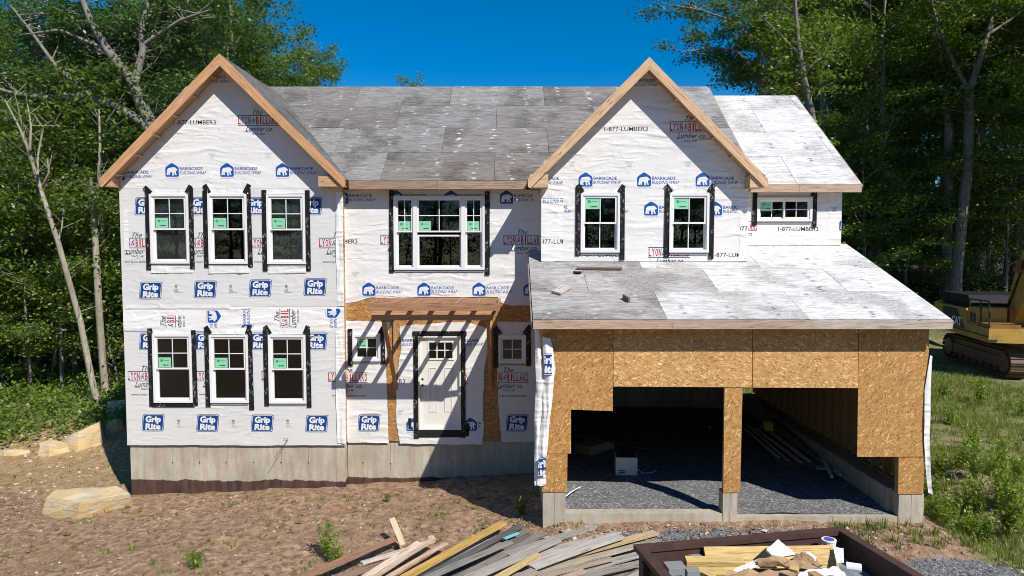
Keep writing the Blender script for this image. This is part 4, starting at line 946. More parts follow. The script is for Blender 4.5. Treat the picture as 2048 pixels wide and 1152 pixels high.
def p_grip():
    p = Print()
    def badge(k, z, m): p.poly(rounded([(-0.235 - k, -0.165 - k), (0.20 + k, -0.165 - k), (0.235 + k, 0.175 + k), (-0.20 - k, 0.175 + k)], 0.05), m, z)
    badge(0.022, 0.0, 'ink_navy'); badge(0.010, 0.001, 'ink_white'); badge(0.0, 0.002, 'ink_blue2')
    p.text('Grip', -0.165, -0.028 + 0.0, 0.175, 0.158, 'ink_white', 0.05, 0.08, 0.003); p.text('Rite', -0.175, -0.148, 0.165, 0.012 - 0.02, 'ink_white', 0.05, 0.08, 0.0035)
    p.text('R', 0.255, 0.17, 0.275, 0.19, 'ink_grey'); return p
M['ink_blue2'] = make_ink('ink_royal', (0.008, 0.055, 0.235))
SER = {'L': ((0, 1), (0, 0)), 'Y': ((0, 1), (1, 1), (.5, 0)), 'O': (), 'N': ((0, 1), (0, 0), (1, 1)), 'B': ((0, 1), (0, 0)), 'I': ((.5, 1), (.5, 0)), 'A': ((0, 0), (1, 0)), 'R': ((0, 1), (0, 0), (1, 0)), 'D': ((0, 1), (0, 0))}
def p_lyon(www=False):
    p = Print(); w = 0.435
    p.rect(-w, 0.098, w, 0.112, 'ink_navy'); p.rect(-w, -0.112, w, -0.098, 'ink_navy')
    def word(t, x0, x1):
        lw = (x1 - x0) / len(t)
        for i, c in enumerate(t):
            a = x0 + i * lw + 0.005; b = a + lw - 0.010; p.text(c, a + (0.016 if c == 'I' else 0.003), -0.082, b - (0.016 if c == 'I' else 0.003), 0.082, 'ink_red', 0.022)
            for (sx_, sy) in SER.get(c, ()):
                cx_ = a + (b - a) * (0.14 + 0.72 * sx_); hw = (b - a) * 0.19; y = 0.082 - 0.016 if sy else -0.082
                p.rect(max(cx_ - hw, a - 0.002), y, min(cx_ + hw, b + 0.002), y + 0.016, 'ink_red', 0.0008)
    word('LYON', -w, -0.155); word('BILLARD', -0.05, w); p.text('&', -0.145, -0.055, -0.06, 0.06, 'ink_navy', -0.008, 0.3)
    p.text('The', -0.115, 0.118, 0.10, 0.225, 'ink_black', 0.005, 0.45)
    p.text('Lumber co.', -0.27, -0.235, 0.31, -0.118, 'ink_black', 0.005, 0.45); p.text('SINCE 1847', -0.14, -0.308, 0.14, -0.266, 'ink_black', 0.008)
    # swash under the first capital
    p.poly([(-0.30, -0.232), (-0.20, -0.244), (-0.12, -0.238), (-0.19, -0.252), (-0.28, -0.246)], 'ink_black', 0.0005)
    if www: p.text('www.lyon-billard.com', -0.36, -0.445, 0.40, -0.38, 'ink_black', 0.006)
    return p
def p_phone():
    p = Print(); p.text('1-877-LUMBER3', -0.45, -0.046, 0.45, 0.046, 'ink_black', 0.005); return p
def p_mark():       # small certification mark
    p = Print(); c = [(0.035 * math.cos(t * 0.5236), 0.05 + 0.035 * math.sin(t * 0.5236)) for t in range(12)]; p.poly(c, 'ink_grey')
    p.rect(-0.035, -0.02, 0.035, -0.003, 'ink_grey')
    for i, l in enumerate((0.08, 0.10, 0.18)): p.rect(-0.04, -0.045 - i * 0.022, -0.04 + l, -0.036 - i * 0.022, 'ink_grey')
    return p
def p_lines():      # small block of fine print
    p = Print()
    for i, (a, b) in enumerate(((-0.09, 0.09), (-0.07, 0.07), (-0.03, 0.04), (-0.05, 0.04), (-0.05, 0.05))): p.rect(a, 0.05 - i * 0.022, b, 0.055 - i * 0.022 + 0.003, 'ink_soft')
    return p
M['ink_soft'] = make_ink('ink_soft', (0.30, 0.34, 0.45))
PR = {k: f().mesh('printed_' + k) for k, f in (('barricade', p_barricade), ('grip', p_grip), ('lyon', p_lyon), ('phone', p_phone), ('mark', p_mark), ('lines', p_lines))}
PR['lyonw'] = p_lyon(True).mesh('printed_lyon')
PNAME = {'barricade': 'printed_emblem', 'grip': 'printed_badge', 'lyon': 'printed_lettering', 'lyonw': 'printed_lettering', 'phone': 'printed_number', 'mark': 'printed_mark', 'lines': 'fine_print'}
HOLES = {'left_gable_wall': HL, 'entry_wall': HC, 'right_gable_wall': HR, 'wing_wall': HW}
def stamp(wall, kind, px, py, Y, clip=None, rot=0.0, k=4, sc=1.0):
    """print a mark on the wrap; clip = pixel rectangle of the sheet it is printed on; k = sheet layer it lies on"""
    c = at(px, py, Y); me = PR[kind]; yy = Y - 0.0065 - 0.004 * k - 0.0012; rotm = Matrix.Rotation(R(rot), 4, 'Z')
    if clip is None: clip = (px - 100, py - 80, px + 110, py + 80)
    if clip:
        r = prect(*clip, Y); me = me.copy(); bm = bmesh.new(); bm.from_mesh(me); bmesh.ops.transform(bm, matrix=Matrix.Scale(sc, 4) @ rotm, verts=bm.verts)
        for co, no in (((r[0] - c.x, 0, 0), (-1, 0, 0)), ((r[2] - c.x, 0, 0), (1, 0, 0)), ((0, r[1] - c.z, 0), (0, -1, 0)), ((0, r[3] - c.z, 0), (0, 1, 0))):
            bmesh.ops.bisect_plane(bm, geom=bm.verts[:] + bm.edges[:] + bm.faces[:], plane_co=co, plane_no=no, clear_outer=True)
        for h in HOLES.get(wall.name, ()):
            hx0, hz0, hx1, hz1 = h[0][0] - c.x, h[0][1] - c.z, h[2][0] - c.x, h[2][1] - c.z
            if hx1 < -0.8 or hx0 > 0.8 or hz1 < -0.8 or hz0 > 0.8: continue
            for co, no in (((hx0, 0, 0), (-1, 0, 0)), ((hx1, 0, 0), (1, 0, 0)), ((0, hz0, 0), (0, -1, 0)), ((0, hz1, 0), (0, 1, 0))):
                bmesh.ops.bisect_plane(bm, geom=bm.verts[:] + bm.edges[:] + bm.faces[:], plane_co=co, plane_no=no)
            dead = [f for f in bm.faces if hx0 < f.calc_center_median().x < hx1 and hz0 < f.calc_center_median().y < hz1]
            if dead: bmesh.ops.delete(bm, geom=dead, context='FACES')
        if not bm.faces: bm.free(); return
        bm.to_mesh(me); bm.free(); mw = Matrix.Translation((c.x, yy, c.z)) @ Matrix.Rotation(R(90), 4, 'X')
    else: mw = Matrix.Translation((c.x, yy, c.z)) @ Matrix.Rotation(R(90), 4, 'X') @ rotm @ Matrix.Scale(sc, 4)
    link(PNAME[kind], me, wall, mw=mw)
CL_ = (249, 0, 690, 1000)
for px, py in ((345, 341), (454.6, 341), (565.5, 341)): stamp(wallL, 'barricade', px, py, YL, CL_, k=3)
stamp(wallL, 'barricade', 237, 348, YL, CL_, k=3); stamp(wallL, 'barricade', 391, 158, YL, (411, 100, 690, 200), k=3)
stamp(wallL, 'lyon', 517, 241, YL, k=3); stamp(wallL, 'phone', 390.5, 245, YL, k=3)
for px in (314, 425, 537): stamp(wallL, 'lines', px, 313, YL, k=3)
for i, px in enumerate((302, 411, 521, 630.5)): stamp(wallL, 'grip', px, 581.5 - 2.3 * i, YL, k=2)
for px in (353, 462, 573): stamp(wallL, 'mark', px, 577, YL, k=2)
for px in (293, 402, 511, 622): stamp(wallL, 'grip', px, 413, YL, k=2)
for px in (276, 407, 541, 678): stamp(wallL, 'lyonw', px, 486, YL, (249, 380, 690, 610), k=2 if px < 650 else 2)
for px in (302, 412, 522, 632): stamp(wallL, 'grip', px, 683, YL, k=2)
for i, px in enumerate((307, 416, 525, 634)): stamp(wallL, 'grip', px, 845.5 + 0.6 * i, YL, k=2)
for px in (358, 467, 576): stamp(wallL, 'mark', px, 846, YL, k=2)
for px in (295, 431, 563): stamp(wallL, 'lyonw', px, 752, YL, CL_, k=2)
BAND = (249, 617, 690, 655)
stamp(wallL, 'lyon', 342, 641, YL, (249, 631, 690, 655), 90, 1); stamp(wallL, 'barricade', 428, 632, YL, (249, 621, 690, 655), -90, 1); stamp(wallL, 'barricade', 493, 662, YL, BAND, 90, 1)
stamp(wallL, 'lyon', 570, 632, YL, BAND, 90, 1); stamp(wallL, 'barricade', 667, 622, YL, BAND, -90, 1)
CC = (691, 380, 1066, 610)
for px in (738, 848, 958, 1060): stamp(wallC, 'barricade', px, 579, YC, CC, k=1)
for px in (684, 793, 902, 1013): stamp(wallC, 'barricade', px, 395, YC, CC, k=1)
stamp(wallC, 'lyon', 1046, 480, YC, k=1); stamp(wallC, 'lyon', 800, 480, YC, CC, k=1); stamp(wallC, 'phone', 674, 483, YC, CC, k=1)
for px in (711, 820, 930, 1040): stamp(wallC, 'lines', px, 549, YC, k=1)
stamp(wallC, 'lyonw', 696, 755, YC, (691, 640, 773, 890), k=1); stamp(wallL, 'lyonw', 696, 753.5, YL, (640, 640, 689, 890), k=2)
stamp(wallC, 'grip', 738, 846, YC, k=1); stamp(wallC, 'grip', 1034, 846, YC, k=1); stamp(wallC, 'lyonw', 1018, 755, YC, (996, 640, 1066, 880), k=1)
stamp(wallC, 'barricade', 790, 684, YC, (803, 640, 970, 880), k=2); stamp(wallC, 'barricade', 899, 684, YC, (803, 640, 972, 880), k=2); stamp(wallC, 'barricade', 985, 673, YC, (975, 655, 981, 684), k=2)
stamp(wallC, 'phone', 770, 762, YC, (794, 640, 965, 880), k=2); stamp(wallC, 'lyon', 897, 757, YC, (800, 640, 965, 880), k=2)
stamp(wallC, 'barricade', 826, 850, YC, (796, 640, 964, 884), k=2); stamp(wallC, 'barricade', 941, 849, YC, (796, 640, 963, 884), k=2); stamp(wallC, 'lines', 800, 826, YC, (796, 800, 960, 860), k=2)
CR = (1085, 0, 1493, 522)
for px in (1055, 1171, 1288, 1405): stamp(wallR, 'barricade', px, 360, YR, (1097 if px < 1100 else 1085, 0, 1478, 520), k=1)
for px in (1072, 1186, 1302, 1430): stamp(wallR, 'barricade', px, 418, YR, (1128, 0, 1478, 520), k=1)
stamp(wallR, 'barricade', 1245, 165, YR, (1262, 100, 1400, 300), k=1)
stamp(wallR, 'lyon', 1381, 254, YR, k=1); stamp(wallR, 'phone', 1252, 258, YR, k=1)
for px in (1143, 1259, 1376): stamp(wallR, 'lines', px, 329, YR, k=1)
stamp(wallR, 'lyon', 1338, 505, YR, (1128, 400, 1478, 523), k=1); stamp(wallR, 'phone', 1206, 509, YR, CR, k=1); stamp(wallR, 'phone', 1467, 510, YR, (1128, 400, 1478, 523), k=1)
stamp(wallR, 'phone', 1117, 483, YR, (1085, 400, 1126, 522), k=2); stamp(wallR, 'barricade', 1070, 398, YR, (1085, 396, 1126, 420), k=2)
stamp(wallW, 'phone', 1596, 458, YW, k=1); stamp(wallW, 'lyon', 1478, 452, YW, (1497, 400, 1514, 472), k=1); stamp(wallR, 'phone', 1510, 457, YR, (1480, 440, 1494, 480), k=2); stamp(wallW, 'barricade', 1691, 449, YW, (1660, 400, 1682, 480), k=2)
stamp(wallW, 'lines', 1668, 420, YW, k=2)
stamp(gfw, 'grip', 1094, 727, YG, (1088, 700, 1103, 760), k=32); stamp(gfw, 'grip', 1083, 932, YG, (1076, 905, 1091, 946), 12, 34); stamp(gfw, 'lyon', 1852, 850, YG, (1847, 830, 1855, 880), k=-2)
# stray wire on the lower wall
c = at(578, 876, YL); w_ = MB().tube([(c.x - 0.22, YL - 0.30, c.z - 0.36), (c.x, YL - 0.05, c.z), (c.x - 0.10, YL - 0.05, c.z + 0.005)], 0.006, 5).build('stray_wire', 'black', wallL)

# ------------------------------------------------------------------ trees
def leaf_mesh(name, centers, n, size, sig, mat, rs, flat=0.45, up=0.6, lim=None):
    """n leaf faces scattered round cluster centres; sig = (horizontal, vertical) spread"""
    C_ = np.asarray(centers, float); idx = rs.integers(0, len(C_), n)
    off = rs.normal(size=(n, 3)) * np.array([sig[0], sig[0], sig[1]]); c = C_[idx] + off
    nr = rs.normal(size=(n, 3)); nr[:, 2] = np.abs(nr[:, 2]) + up; nr /= np.linalg.norm(nr, axis=1)[:, None]
    a = rs.normal(size=(n, 3)); a -= nr * (a * nr).sum(1)[:, None]; a /= np.linalg.norm(a, axis=1)[:, None]; b = np.cross(nr, a)
    s = (size * rs.uniform(0.6, 1.35, n))[:, None]
    v = np.empty((n, 4, 3)); v[:, 0] = c - a * s * 0.5; v[:, 1] = c + b * s * flat * 0.6 + nr * s * 0.08; v[:, 2] = c + a * s * 0.5 - nr * s * 0.06; v[:, 3] = c - b * s * flat * 0.6 + nr * s * 0.08
    me = bpy.data.meshes.new(name); me.vertices.add(4 * n); me.vertices.foreach_set('co', v.reshape(-1)); me.loops.add(4 * n); me.loops.foreach_set('vertex_index', np.arange(4 * n, dtype=np.int32))
    me.polygons.add(n); me.polygons.foreach_set('loop_start', np.arange(0, 4 * n, 4, dtype=np.int32)); me.polygons.foreach_set('loop_total', np.full(n, 4, np.int32)); me.materials.append(M[mat]); me.update(calc_edges=True); return me
def grow(seed, H, base, rad, r0, limbs=16, subs=5, lean=0.03, bark='bark', mat='leaf', leaves=14000, size=0.18, sig=(0.36, 0.13), elev=(15, 55), profile=0.75):
    rg_ = random.Random(seed); rs = np.random.default_rng(seed); m = MB(); n = 9; wx, wy = rg_.uniform(-1, 1) * lean, rg_.uniform(-1, 1) * lean; tr = []
    for i in range(n + 1):
        t = i / n; tr.append(Vector((wx * H * t + 0.25 * noise.noise(Vector((seed, t * 3, 0))), wy * H * t + 0.25 * noise.noise(Vector((seed, 5, t * 3))), H * 0.93 * t - 0.3)))
    rr = [r0 * (1.25 if i == 0 else 1.0) * (1 - 0.86 * (i / n)) for i in range(n + 1)]; m.tube(tr, rr, 8)
    tips = []
    def tp(t): k = t * n; i = min(int(k), n - 1); return tr[i].lerp(tr[i + 1], k - i), rr[i] * (1 - (k - i)) + rr[i + 1] * (k - i)
    for j in range(limbs):
        t = base + (0.97 - base) * (j + rg_.uniform(0, 0.7)) / limbs; p, r = tp(t); az = j * 2.4 + rg_.uniform(-0.5, 0.5); u = (t - base) / (1 - base)
        L = rad * (0.55 + 0.6 * math.sin(math.pi * min(1, 0.18 + u * profile))) * rg_.uniform(0.7, 1.15); el = R(rg_.uniform(*elev) + 22 * u)
        d = Vector((math.cos(az) * math.cos(el), math.sin(az) * math.cos(el), math.sin(el))); pts = [p]; q = p.copy()
        for k in range(4):
            q = q + (d + Vector((rg_.uniform(-.3, .3), rg_.uniform(-.3, .3), rg_.uniform(-.1, .25)))).normalized() * L / 4; pts.append(q.copy())
        m.tube(pts, [max(0.012, r * 0.42 * (1 - k / 4.6)) for k in range(5)], 5, caps=False); tips += [pts[3], pts[4], (pts[2] + pts[3]) / 2]
        for k in range(subs):
            s0 = pts[1 + k % 4].lerp(pts[min(4, 2 + k % 4)], rg_.random()); a2 = az + rg_.uniform(-1.4, 1.4); e2 = el + R(rg_.uniform(-30, 25)); l2 = L * rg_.uniform(0.22, 0.45)
            d2 = Vector((math.cos(a2) * math.cos(e2), math.sin(a2) * math.cos(e2), math.sin(e2))); s1 = s0 + d2 * l2 * 0.5; s2 = s1 + (d2 + Vector((0, 0, 0.15))).normalized() * l2 * 0.5
            m.tube([s0, s1, s2], [0.022, 0.015, 0.008], 4, caps=False); tips += [s2, (s1 + s2) / 2]
    return m.me('trunk', bark, smooth=True), leaf_mesh('crown', [tuple(p) for p in tips], leaves, size, sig, mat, rs)
def plant(name, tm, cm, x, y, s, rz, label, cat, group=None, z=None, sz=None):
    o = empty(name, (x, y, (hground(x, y) if z is None else z) - 0.05), rz); o.scale = (s, s, s * (sz or 1)); tag(o, label, cat, group)
    link('trunk', tm, o); link('crown', cm, o); return o
CAN = [grow(1, 20, 0.42, 4.6, 0.27, leaves=16000), grow(2, 23, 0.48, 4.2, 0.25, mat='leaf_blue', leaves=16000), grow(3, 18, 0.36, 5.0, 0.26, leaves=16000, elev=(5, 45)),
       grow(4, 21, 0.50, 4.0, 0.22, leaves=14000), grow(5, 24, 0.55, 4.8, 0.30, bark='bark_pale', leaves=16000)]
UND = [grow(11, 7.5, 0.22, 2.4, 0.07, 14, 5, 0.06, 'bark', 'leaf_light', 5200, 0.15, (0.42, 0.10), (-5, 30)), grow(12, 9.5, 0.25, 2.6, 0.085, 16, 5, 0.05, 'bark', 'leaf', 6500, 0.15, (0.45, 0.11), (-5, 30)),
       grow(13, 5.0, 0.15, 1.9, 0.05, 12, 5, 0.08, 'bark', 'leaf_light', 3800, 0.13, (0.36, 0.09), (0, 35))]
rt = random.Random(21)
def pxof(x, y): return CX + x / (y + 15) * FPX
SPOTS = []
KIND_A = ('broad-crowned', 'bluish-leaved', 'low-branching wide', 'slim-crowned', 'pale-barked lofty'); KIND_U = ('bright-leaved', 'taller darker', 'low bushy')
def kindly(label, i, und): return (KIND_U[i] + ' ' + label.replace('with bright leaf sprays ', '').replace('with leaf sprays ', '')) if und else KIND_A[i] + ' ' + label
def forest(n, xr, yr, ok, kinds, names, sc, gap):
    k = 0; tries = 0
    while k < n and tries < n * 60:
        tries += 1; x, y = rt.uniform(*xr), rt.uniform(*yr)
        if not ok(x, y) or any((x - a) ** 2 + (y - b) ** 2 < gap * gap for a, b in SPOTS): continue
        SPOTS.append((x, y)); k += 1; i = rt.randrange(len(kinds)); tm, cm = kinds[i]; name, label, cat, group = names; label = kindly(label, i, kinds is UND)
        plant(name, tm, cm, x, y, rt.uniform(*sc), rt.uniform(0, 6.28), label, cat, group)
LW = ('forest_tree', 'tall leafy tree in the wood to the left of the house', 'tree', 'trees of the wood left of the house')
RWD = ('forest_tree', 'tall leafy tree in the wood on the bank behind the excavator', 'tree', 'trees of the wood behind the excavator')
LU = ('young_tree', 'slender young tree with bright leaf sprays under the wood left of the house', 'tree', 'young trees left of the house')
RU = ('young_tree', 'slender young tree with leaf sprays under the wood behind the excavator', 'tree', 'young trees behind the excavator')
# left hero oak, measured limb by limb, standing beside the back of the house
def hero(Y, limbs, leaves, size, sig, mat, seed, name, label, base, extra=(), bark='bark', twigs=10):
    m = MB(); rg_ = random.Random(seed); tips = []; P = lambda p: at(p[0], p[1], Y + (p[3] if len(p) > 3 else 0))
    o = empty(name, base); inv = Vector(base)
    for l in limbs:
        pts = [P(p) - inv for p in l]; rad = [p[2] for p in l]; m.tube(pts, rad, 7, caps=False)
        for i in range(1, len(pts)):
            for k in range(twigs if i > 0 else 0):
                s0 = pts[i - 1].lerp(pts[i], rg_.random()); d = Vector((rg_.uniform(-1, 1), rg_.uniform(0.1, 1), rg_.uniform(-0.2, 0.9))).normalized(); L = rg_.uniform(0.8, 2.4)
                s1 = s0 + d * L * 0.5; s2 = s1 + (d + Vector((rg_.uniform(-.5, .5), rg_.uniform(-.5, .5), rg_.uniform(-.2, .3)))).normalized() * L * 0.5
                m.tube([s0, s1, s2], [0.03, 0.02, 0.008], 4, caps=False); tips += [s2, (s1 + s2) * 0.5]
    for p in extra: tips.append(P(p) - inv)
    link('trunk', m.me('trunk', bark, smooth=True), o); link('crown', leaf_mesh('crown', [tuple(p) for p in tips], leaves, size, sig, mat, np.random.default_rng(seed)), o); tag(o, label, 'tree'); SPOTS.append((base[0], base[1])); return o
b0 = at(385, 480, 9.5)
hero(9.5, [[(400, 780, .30), (388, 520, .27), (340, 310, .23), (290, 225, .21), (262, 160, .19), (215, 100, .15), (180, 40, .11), (150, -40, .07)],
           [(268, 170, .15), (286, 100, .12), (282, 60, .10), (300, -10, .07)], [(290, 225, .14), (245, 128, .07), (192, 95, .05), (198, 110, .03)],
           [(330, 290, .19), (285, 245, .17), (230, 210, .15), (170, 192, .13), (90, 196, .10), (20, 185, .07), (-60, 160, .04)],
           [(182, 195, .09), (110, 130, .07), (60, 60, .05), (20, 10, .03)], [(215, 100, .07), (120, 60, .05), (40, 70, .03)], [(285, 90, .07), (360, 40, .05), (420, 20, .03)]],
     30000, 0.15, (0.30, 0.14), 'leaf_blue', 31, 'oak_tree', 'big grey-limbed oak with a forked leaning trunk beside the left gable', (b0.x, b0.y, hground(b0.x, b0.y)), twigs=9)
def bare(Y, limbs, name, label, seed, leaves=700):
    base = at(limbs[0][0][0], limbs[0][0][1], Y); base.z = hground(base.x, Y) - 0.05; m = MB(); rg_ = random.Random(seed); tips = []
    o = empty(name, base)
    for l in limbs:
        pts = [at(p[0], p[1], Y + 0.25 * math.sin(i * 1.7 + l[0][0])) - base for i, p in enumerate(l)]; m.tube(pts, [p[2] for p in l], 7, caps=False); tips += pts[len(pts) // 2:]
        for i in range(1, len(pts)):
            for k in range(2):
                s0 = pts[i - 1].lerp(pts[i], rg_.random()); d = Vector((rg_.uniform(-1, 1), rg_.uniform(-1, 1), rg_.uniform(0.1, 1))).normalized() * rg_.uniform(0.3, 0.9); m.tube([s0, s0 + d * 0.6, s0 + d], [.014, .010, .005], 4, caps=False)
    link('trunk', m.me('trunk', 'bark_pale', smooth=True), o)
    if leaves: link('crown', leaf_mesh('crown', [tuple(t) for t in tips], leaves, 0.13, (0.4, 0.2), 'leaf_light', np.random.default_rng(seed)), o)
    tag(o, label, 'tree'); SPOTS.append((base.x, base.y))
bare(6.2, [[(205, 845, .11), (185, 765, .10), (160, 640, .095), (140, 570, .09), (118, 490, .08), (95, 420, .07), (72, 350, .06), (55, 295, .05), (40, 258, .035), (10, 200, .02)],
           [(52, 290, .035), (42, 240, .025), (30, 190, .012)], [(60, 300, .04), (62, 250, .03), (52, 190, .012)], [(75, 350, .04), (76, 310, .035), (86, 255, .03), (68, 230, .02)],
           [(84, 375, .04), (98, 345, .03), (95, 318, .02)], [(118, 480, .03), (124, 450, .025), (127, 420, .012)]], 'bare_sapling', 'thin pale leaning tree with bare forked twigs left of the house', 41, 120)
bare(8.0, [[(214, 820, .13), (205, 720, .12), (198, 620, .115), (194, 540, .11), (190, 470, .10), (186, 405, .08), (180, 355, .06)], [(190, 400, .06), (197, 360, .05), (200, 290, .04), (198, 200, .02)], [(196, 450, .035), (205, 410, .025), (208, 392, .01)]],
     'bare_sapling', 'straight pale slim trunk with a forked top close to the house corner', 42, 260)
# right hero: tall forked tree with a near twin
p = at(1908, 590, 19.0); hb = (p.x, 19.0, hground(p.x, 19.0))
hero(19.0, [[(1908, 640, .29), (1912, 560, .27), (1922, 450, .25), (1934, 350, .235), (1938, 250, .22), (1938, 180, .20), (1960, 120, .14), (1978, 60, .10), (2000, -30, .06)],
            [(1938, 185, .13), (1905, 120, .09), (1880, 65, .07), (1860, -10, .04)], [(1975, 70, .08), (2020, 40, .06), (2060, 10, .04)], [(1960, 120, .07), (1990, 110, .05), (2030, 90, .03)]],
     15000, 0.18, (0.36, 0.15), 'leaf', 33, 'forked_tree', 'tall smooth grey tree forking high above the excavator', hb, [(1860 + 40 * (i % 6), -60 + 22 * (i // 6), 0, (i % 5 - 2) * 0.9) for i in range(30)], twigs=7)
p = at(1893, 590, 20.2); hb = (p.x, 20.2, hground(p.x, 20.2))
hero(20.2, [[(1890, 640, .27), (1893, 500, .25), (1897, 380, .22), (1897, 250, .19), (1888, 150, .14), (1870, 40, .09), (1860, -40, .05)], [(1897, 250, .08), (1925, 170, .06), (1940, 90, .04)]],
     11000, 0.18, (0.4, 0.16), 'leaf', 34, 'straight_tree', 'straight grey trunk standing right against the tall forked tree', hb, [(1800 + 30 * (i % 6), 30 + 26 * (i // 6), 0, (i % 3 - 1) * 1.2) for i in range(24)], twigs=6)
# right front trees that frame the sky
p = at(1525, 300, 20.0); hb = (p.x, 20.0, hground(p.x, 20.0))
hero(20.0, [[(1535, 620, .24), (1530, 300, .20), (1525, 180, .17), (1520, 100, .14), (1512, 20, .10), (1500, -60, .06)], [(1522, 170, .09), (1490, 120, .08), (1470, 100, .06), (1420, 95, .05), (1370, 105, .03)],
            [(1520, 90, .08), (1460, 40, .06), (1400, 20, .04), (1345, 10, .02)], [(1515, 40, .07), (1580, -10, .05)], [(1526, 160, .06), (1570, 110, .05), (1610, 90, .03)]],
     15000, 0.16, (0.30, 0.13), 'leaf', 35, 'overhanging_tree', 'leafy tree behind the wing roof with a branch reaching out over blue sky', hb, [(1440 + 14 * (i % 6), 130 + 12 * (i // 6), 0, (i % 3 - 1) * 0.9) for i in range(24)], twigs=8)
p = at(1625, 300, 17.0); hb = (p.x, 17.0, hground(p.x, 17.0))
hero(17.0, [[(1640, 600, .20), (1632, 300, .17), (1622, 220, .16), (1606, 150, .14), (1596, 80, .10), (1590, 0, .07), (1580, -60, .05)], [(1606, 145, .07), (1650, 110, .06), (1680, 95, .03)], [(1600, 110, .06), (1560, 70, .05), (1530, 40, .03)]],
     15000, 0.17, (0.36, 0.15), 'leaf', 36, 'leaning_tree', 'leafy tree with a slightly leaning pale trunk behind the wing roof corner', hb, [(1560 + 30 * (i % 6), 60 + 30 * (i // 6), 0, (i % 3 - 1) * 1.1) for i in range(30)], twigs=8)
def mini(x, y): return None
def forest_to(n, xr, yr, ok, top, names, gap):
    k = 0; tries = 0
    while k < n and tries < n * 60:
        tries += 1; x, y = rt.uniform(*xr), rt.uniform(*yr)
        if not ok(x, y) or any((x - a) ** 2 + (y - b) ** 2 < gap * gap for a, b in SPOTS): continue
        SPOTS.append((x, y)); k += 1; i = rt.randrange(5); tz = at(pxof(x, y), top(pxof(x, y)), y).z; sc_ = max(0.35, (tz - hground(x, y)) / (20, 23, 18, 21, 24)[i])
        plant(names[0], *CAN[i], x, y, sc_, rt.uniform(0, 6.28), kindly(names[1], i, False), *names[2:])
forest_to(34, (-48, -9), (14.5, 44), lambda x, y: -130 < pxof(x, y) < 330, lambda p: rt.uniform(95, 330) - 60 * sstep(60, -100, p), LW, 2.2)
forest_to(16, (-52, -9), (20, 46), lambda x, y: 300 < pxof(x, y) < 470, lambda p: rt.uniform(-40, 150) , LW, 2.2)
forest_to(10, (-52, -14), (24, 46), lambda x, y: -60 < pxof(x, y) < 330, lambda p: rt.uniform(-30, 110), LW, 2.2)
forest_to(5, (-30, -14), (16, 22), lambda x, y: -160 < pxof(x, y) < 40, lambda p: rt.uniform(-120, 20), LW, 3.0)
forest(52, (7, 52), (21, 52), lambda x, y: 1545 < pxof(x, y) < 2200, CAN, RWD, (0.85, 1.15), 2.5)
forest(6, (20, 34), (12, 22), lambda x, y: 2090 < pxof(x, y) < 2500, CAN, RWD, (0.85, 1.1), 3.0)
forest(46, (-34, -9.5), (9.5, 30), lambda x, y: -150 < pxof(x, y) < 330, UND, LU, (0.8, 1.3), 1.3)
forest(16, (-21, -10), (8.6, 11.5), lambda x, y: -60 < pxof(x, y) < 225, UND, LU, (0.7, 1.15), 0.9)
forest(46, (9, 34), (19, 34), lambda x, y: 1560 < pxof(x, y) < 2150 and y > 19.5, UND, RU, (0.8, 1.3), 1.5)
# trees seen over the ridge
tm, cm = CAN[0]
for (px, py, Y) in ((598, 124, 32), (648, 132, 36), (548, 60, 26), (487, -40, 22), (520, 20, 30)):
    t_ = at(px, py, Y); s_ = (t_.z - hground(t_.x, Y)) / 20.0; q_ = 0.62 if px > 580 else 0.97; plant('forest_tree', *CAN[0 if px > 580 else (px // 7) % 4], t_.x, Y, s_ * q_, px, sz=(1 / q_ if px > 580 else 1.0), label='leafy tree rising just above the house roof beside the left gable', cat='tree', group='trees rising above the roof')
t_ = at(823, 170, 40); plant('forest_tree', *CAN[3], t_.x, 40, 0.4, 1.0, sz=(t_.z - hground(t_.x, 40)) / 20.6 / 0.4, label='lone treetop just peeking over the middle of the ridge', cat='tree')
# the wood across the clearing, behind the photographer (mirrored in the panes)
for i in range(40):
    x = -52 + (i % 22) * 5.0 + rt.uniform(-1.5, 1.5); y = (-42 - rt.uniform(0, 4)) if i < 22 else (-50 - rt.uniform(0, 6)); plant('forest_tree', *CAN[i % 5], x, y, rt.uniform(0.75, 1.0), rt.uniform(0, 6), 'tall leafy tree across the clearing facing the house front', 'tree', 'trees across the clearing', 0.0)
for i in range(30): plant('young_tree', *UND[i % 2], -48 + i * 3.3, -40 - rt.uniform(0, 3), rt.uniform(1.0, 1.4), rt.uniform(0, 6), 'young bushy tree across the clearing facing the house front', 'tree', 'young trees across the clearing', 0.0)

# ------------------------------------------------------------------ ground cover
rs = np.random.default_rng(3)
def scatter(n, xr, yr, dens, seed):
    r_ = random.Random(seed); out = []; tries = 0
    while len(out) < n and tries < n * 30:
        tries += 1; x, y = r_.uniform(*xr), r_.uniform(*yr)
        if r_.random() < dens(x, y): out.append((x, y))
    return out
cl = scatter(700, (-22, -8.7), (1.6, 12), lambda x, y: (sstep(2.2, 3.6, y + 0.5 * noise.noise(Vector((x, y, 0))) - 0.42 * (x + 14)) * (1 if x < -9.2 else 0)), 4)
cen = [(x, y, hground(x, y) + random.uniform(0.05, 0.42)) for x, y in cl]
tag(link('undergrowth', leaf_mesh('undergrowth', cen, 26000, 0.13, (0.24, 0.10), 'leaf_light', rs)), 'low bright green undergrowth along the edge of the wood', 'undergrowth', kind='stuff')
cl = scatter(260, (8, 40), (17.5, 26), lambda x, y: 0.6, 5)
tag(link('undergrowth', leaf_mesh('undergrowth', [(x, y, hground(x, y) + random.uniform(0, 0.5)) for x, y in cl], 9000, 0.16, (0.35, 0.14), 'leaf_light', rs)), 'sparse leafy undergrowth on the wooded bank behind the excavator', 'undergrowth', kind='stuff')
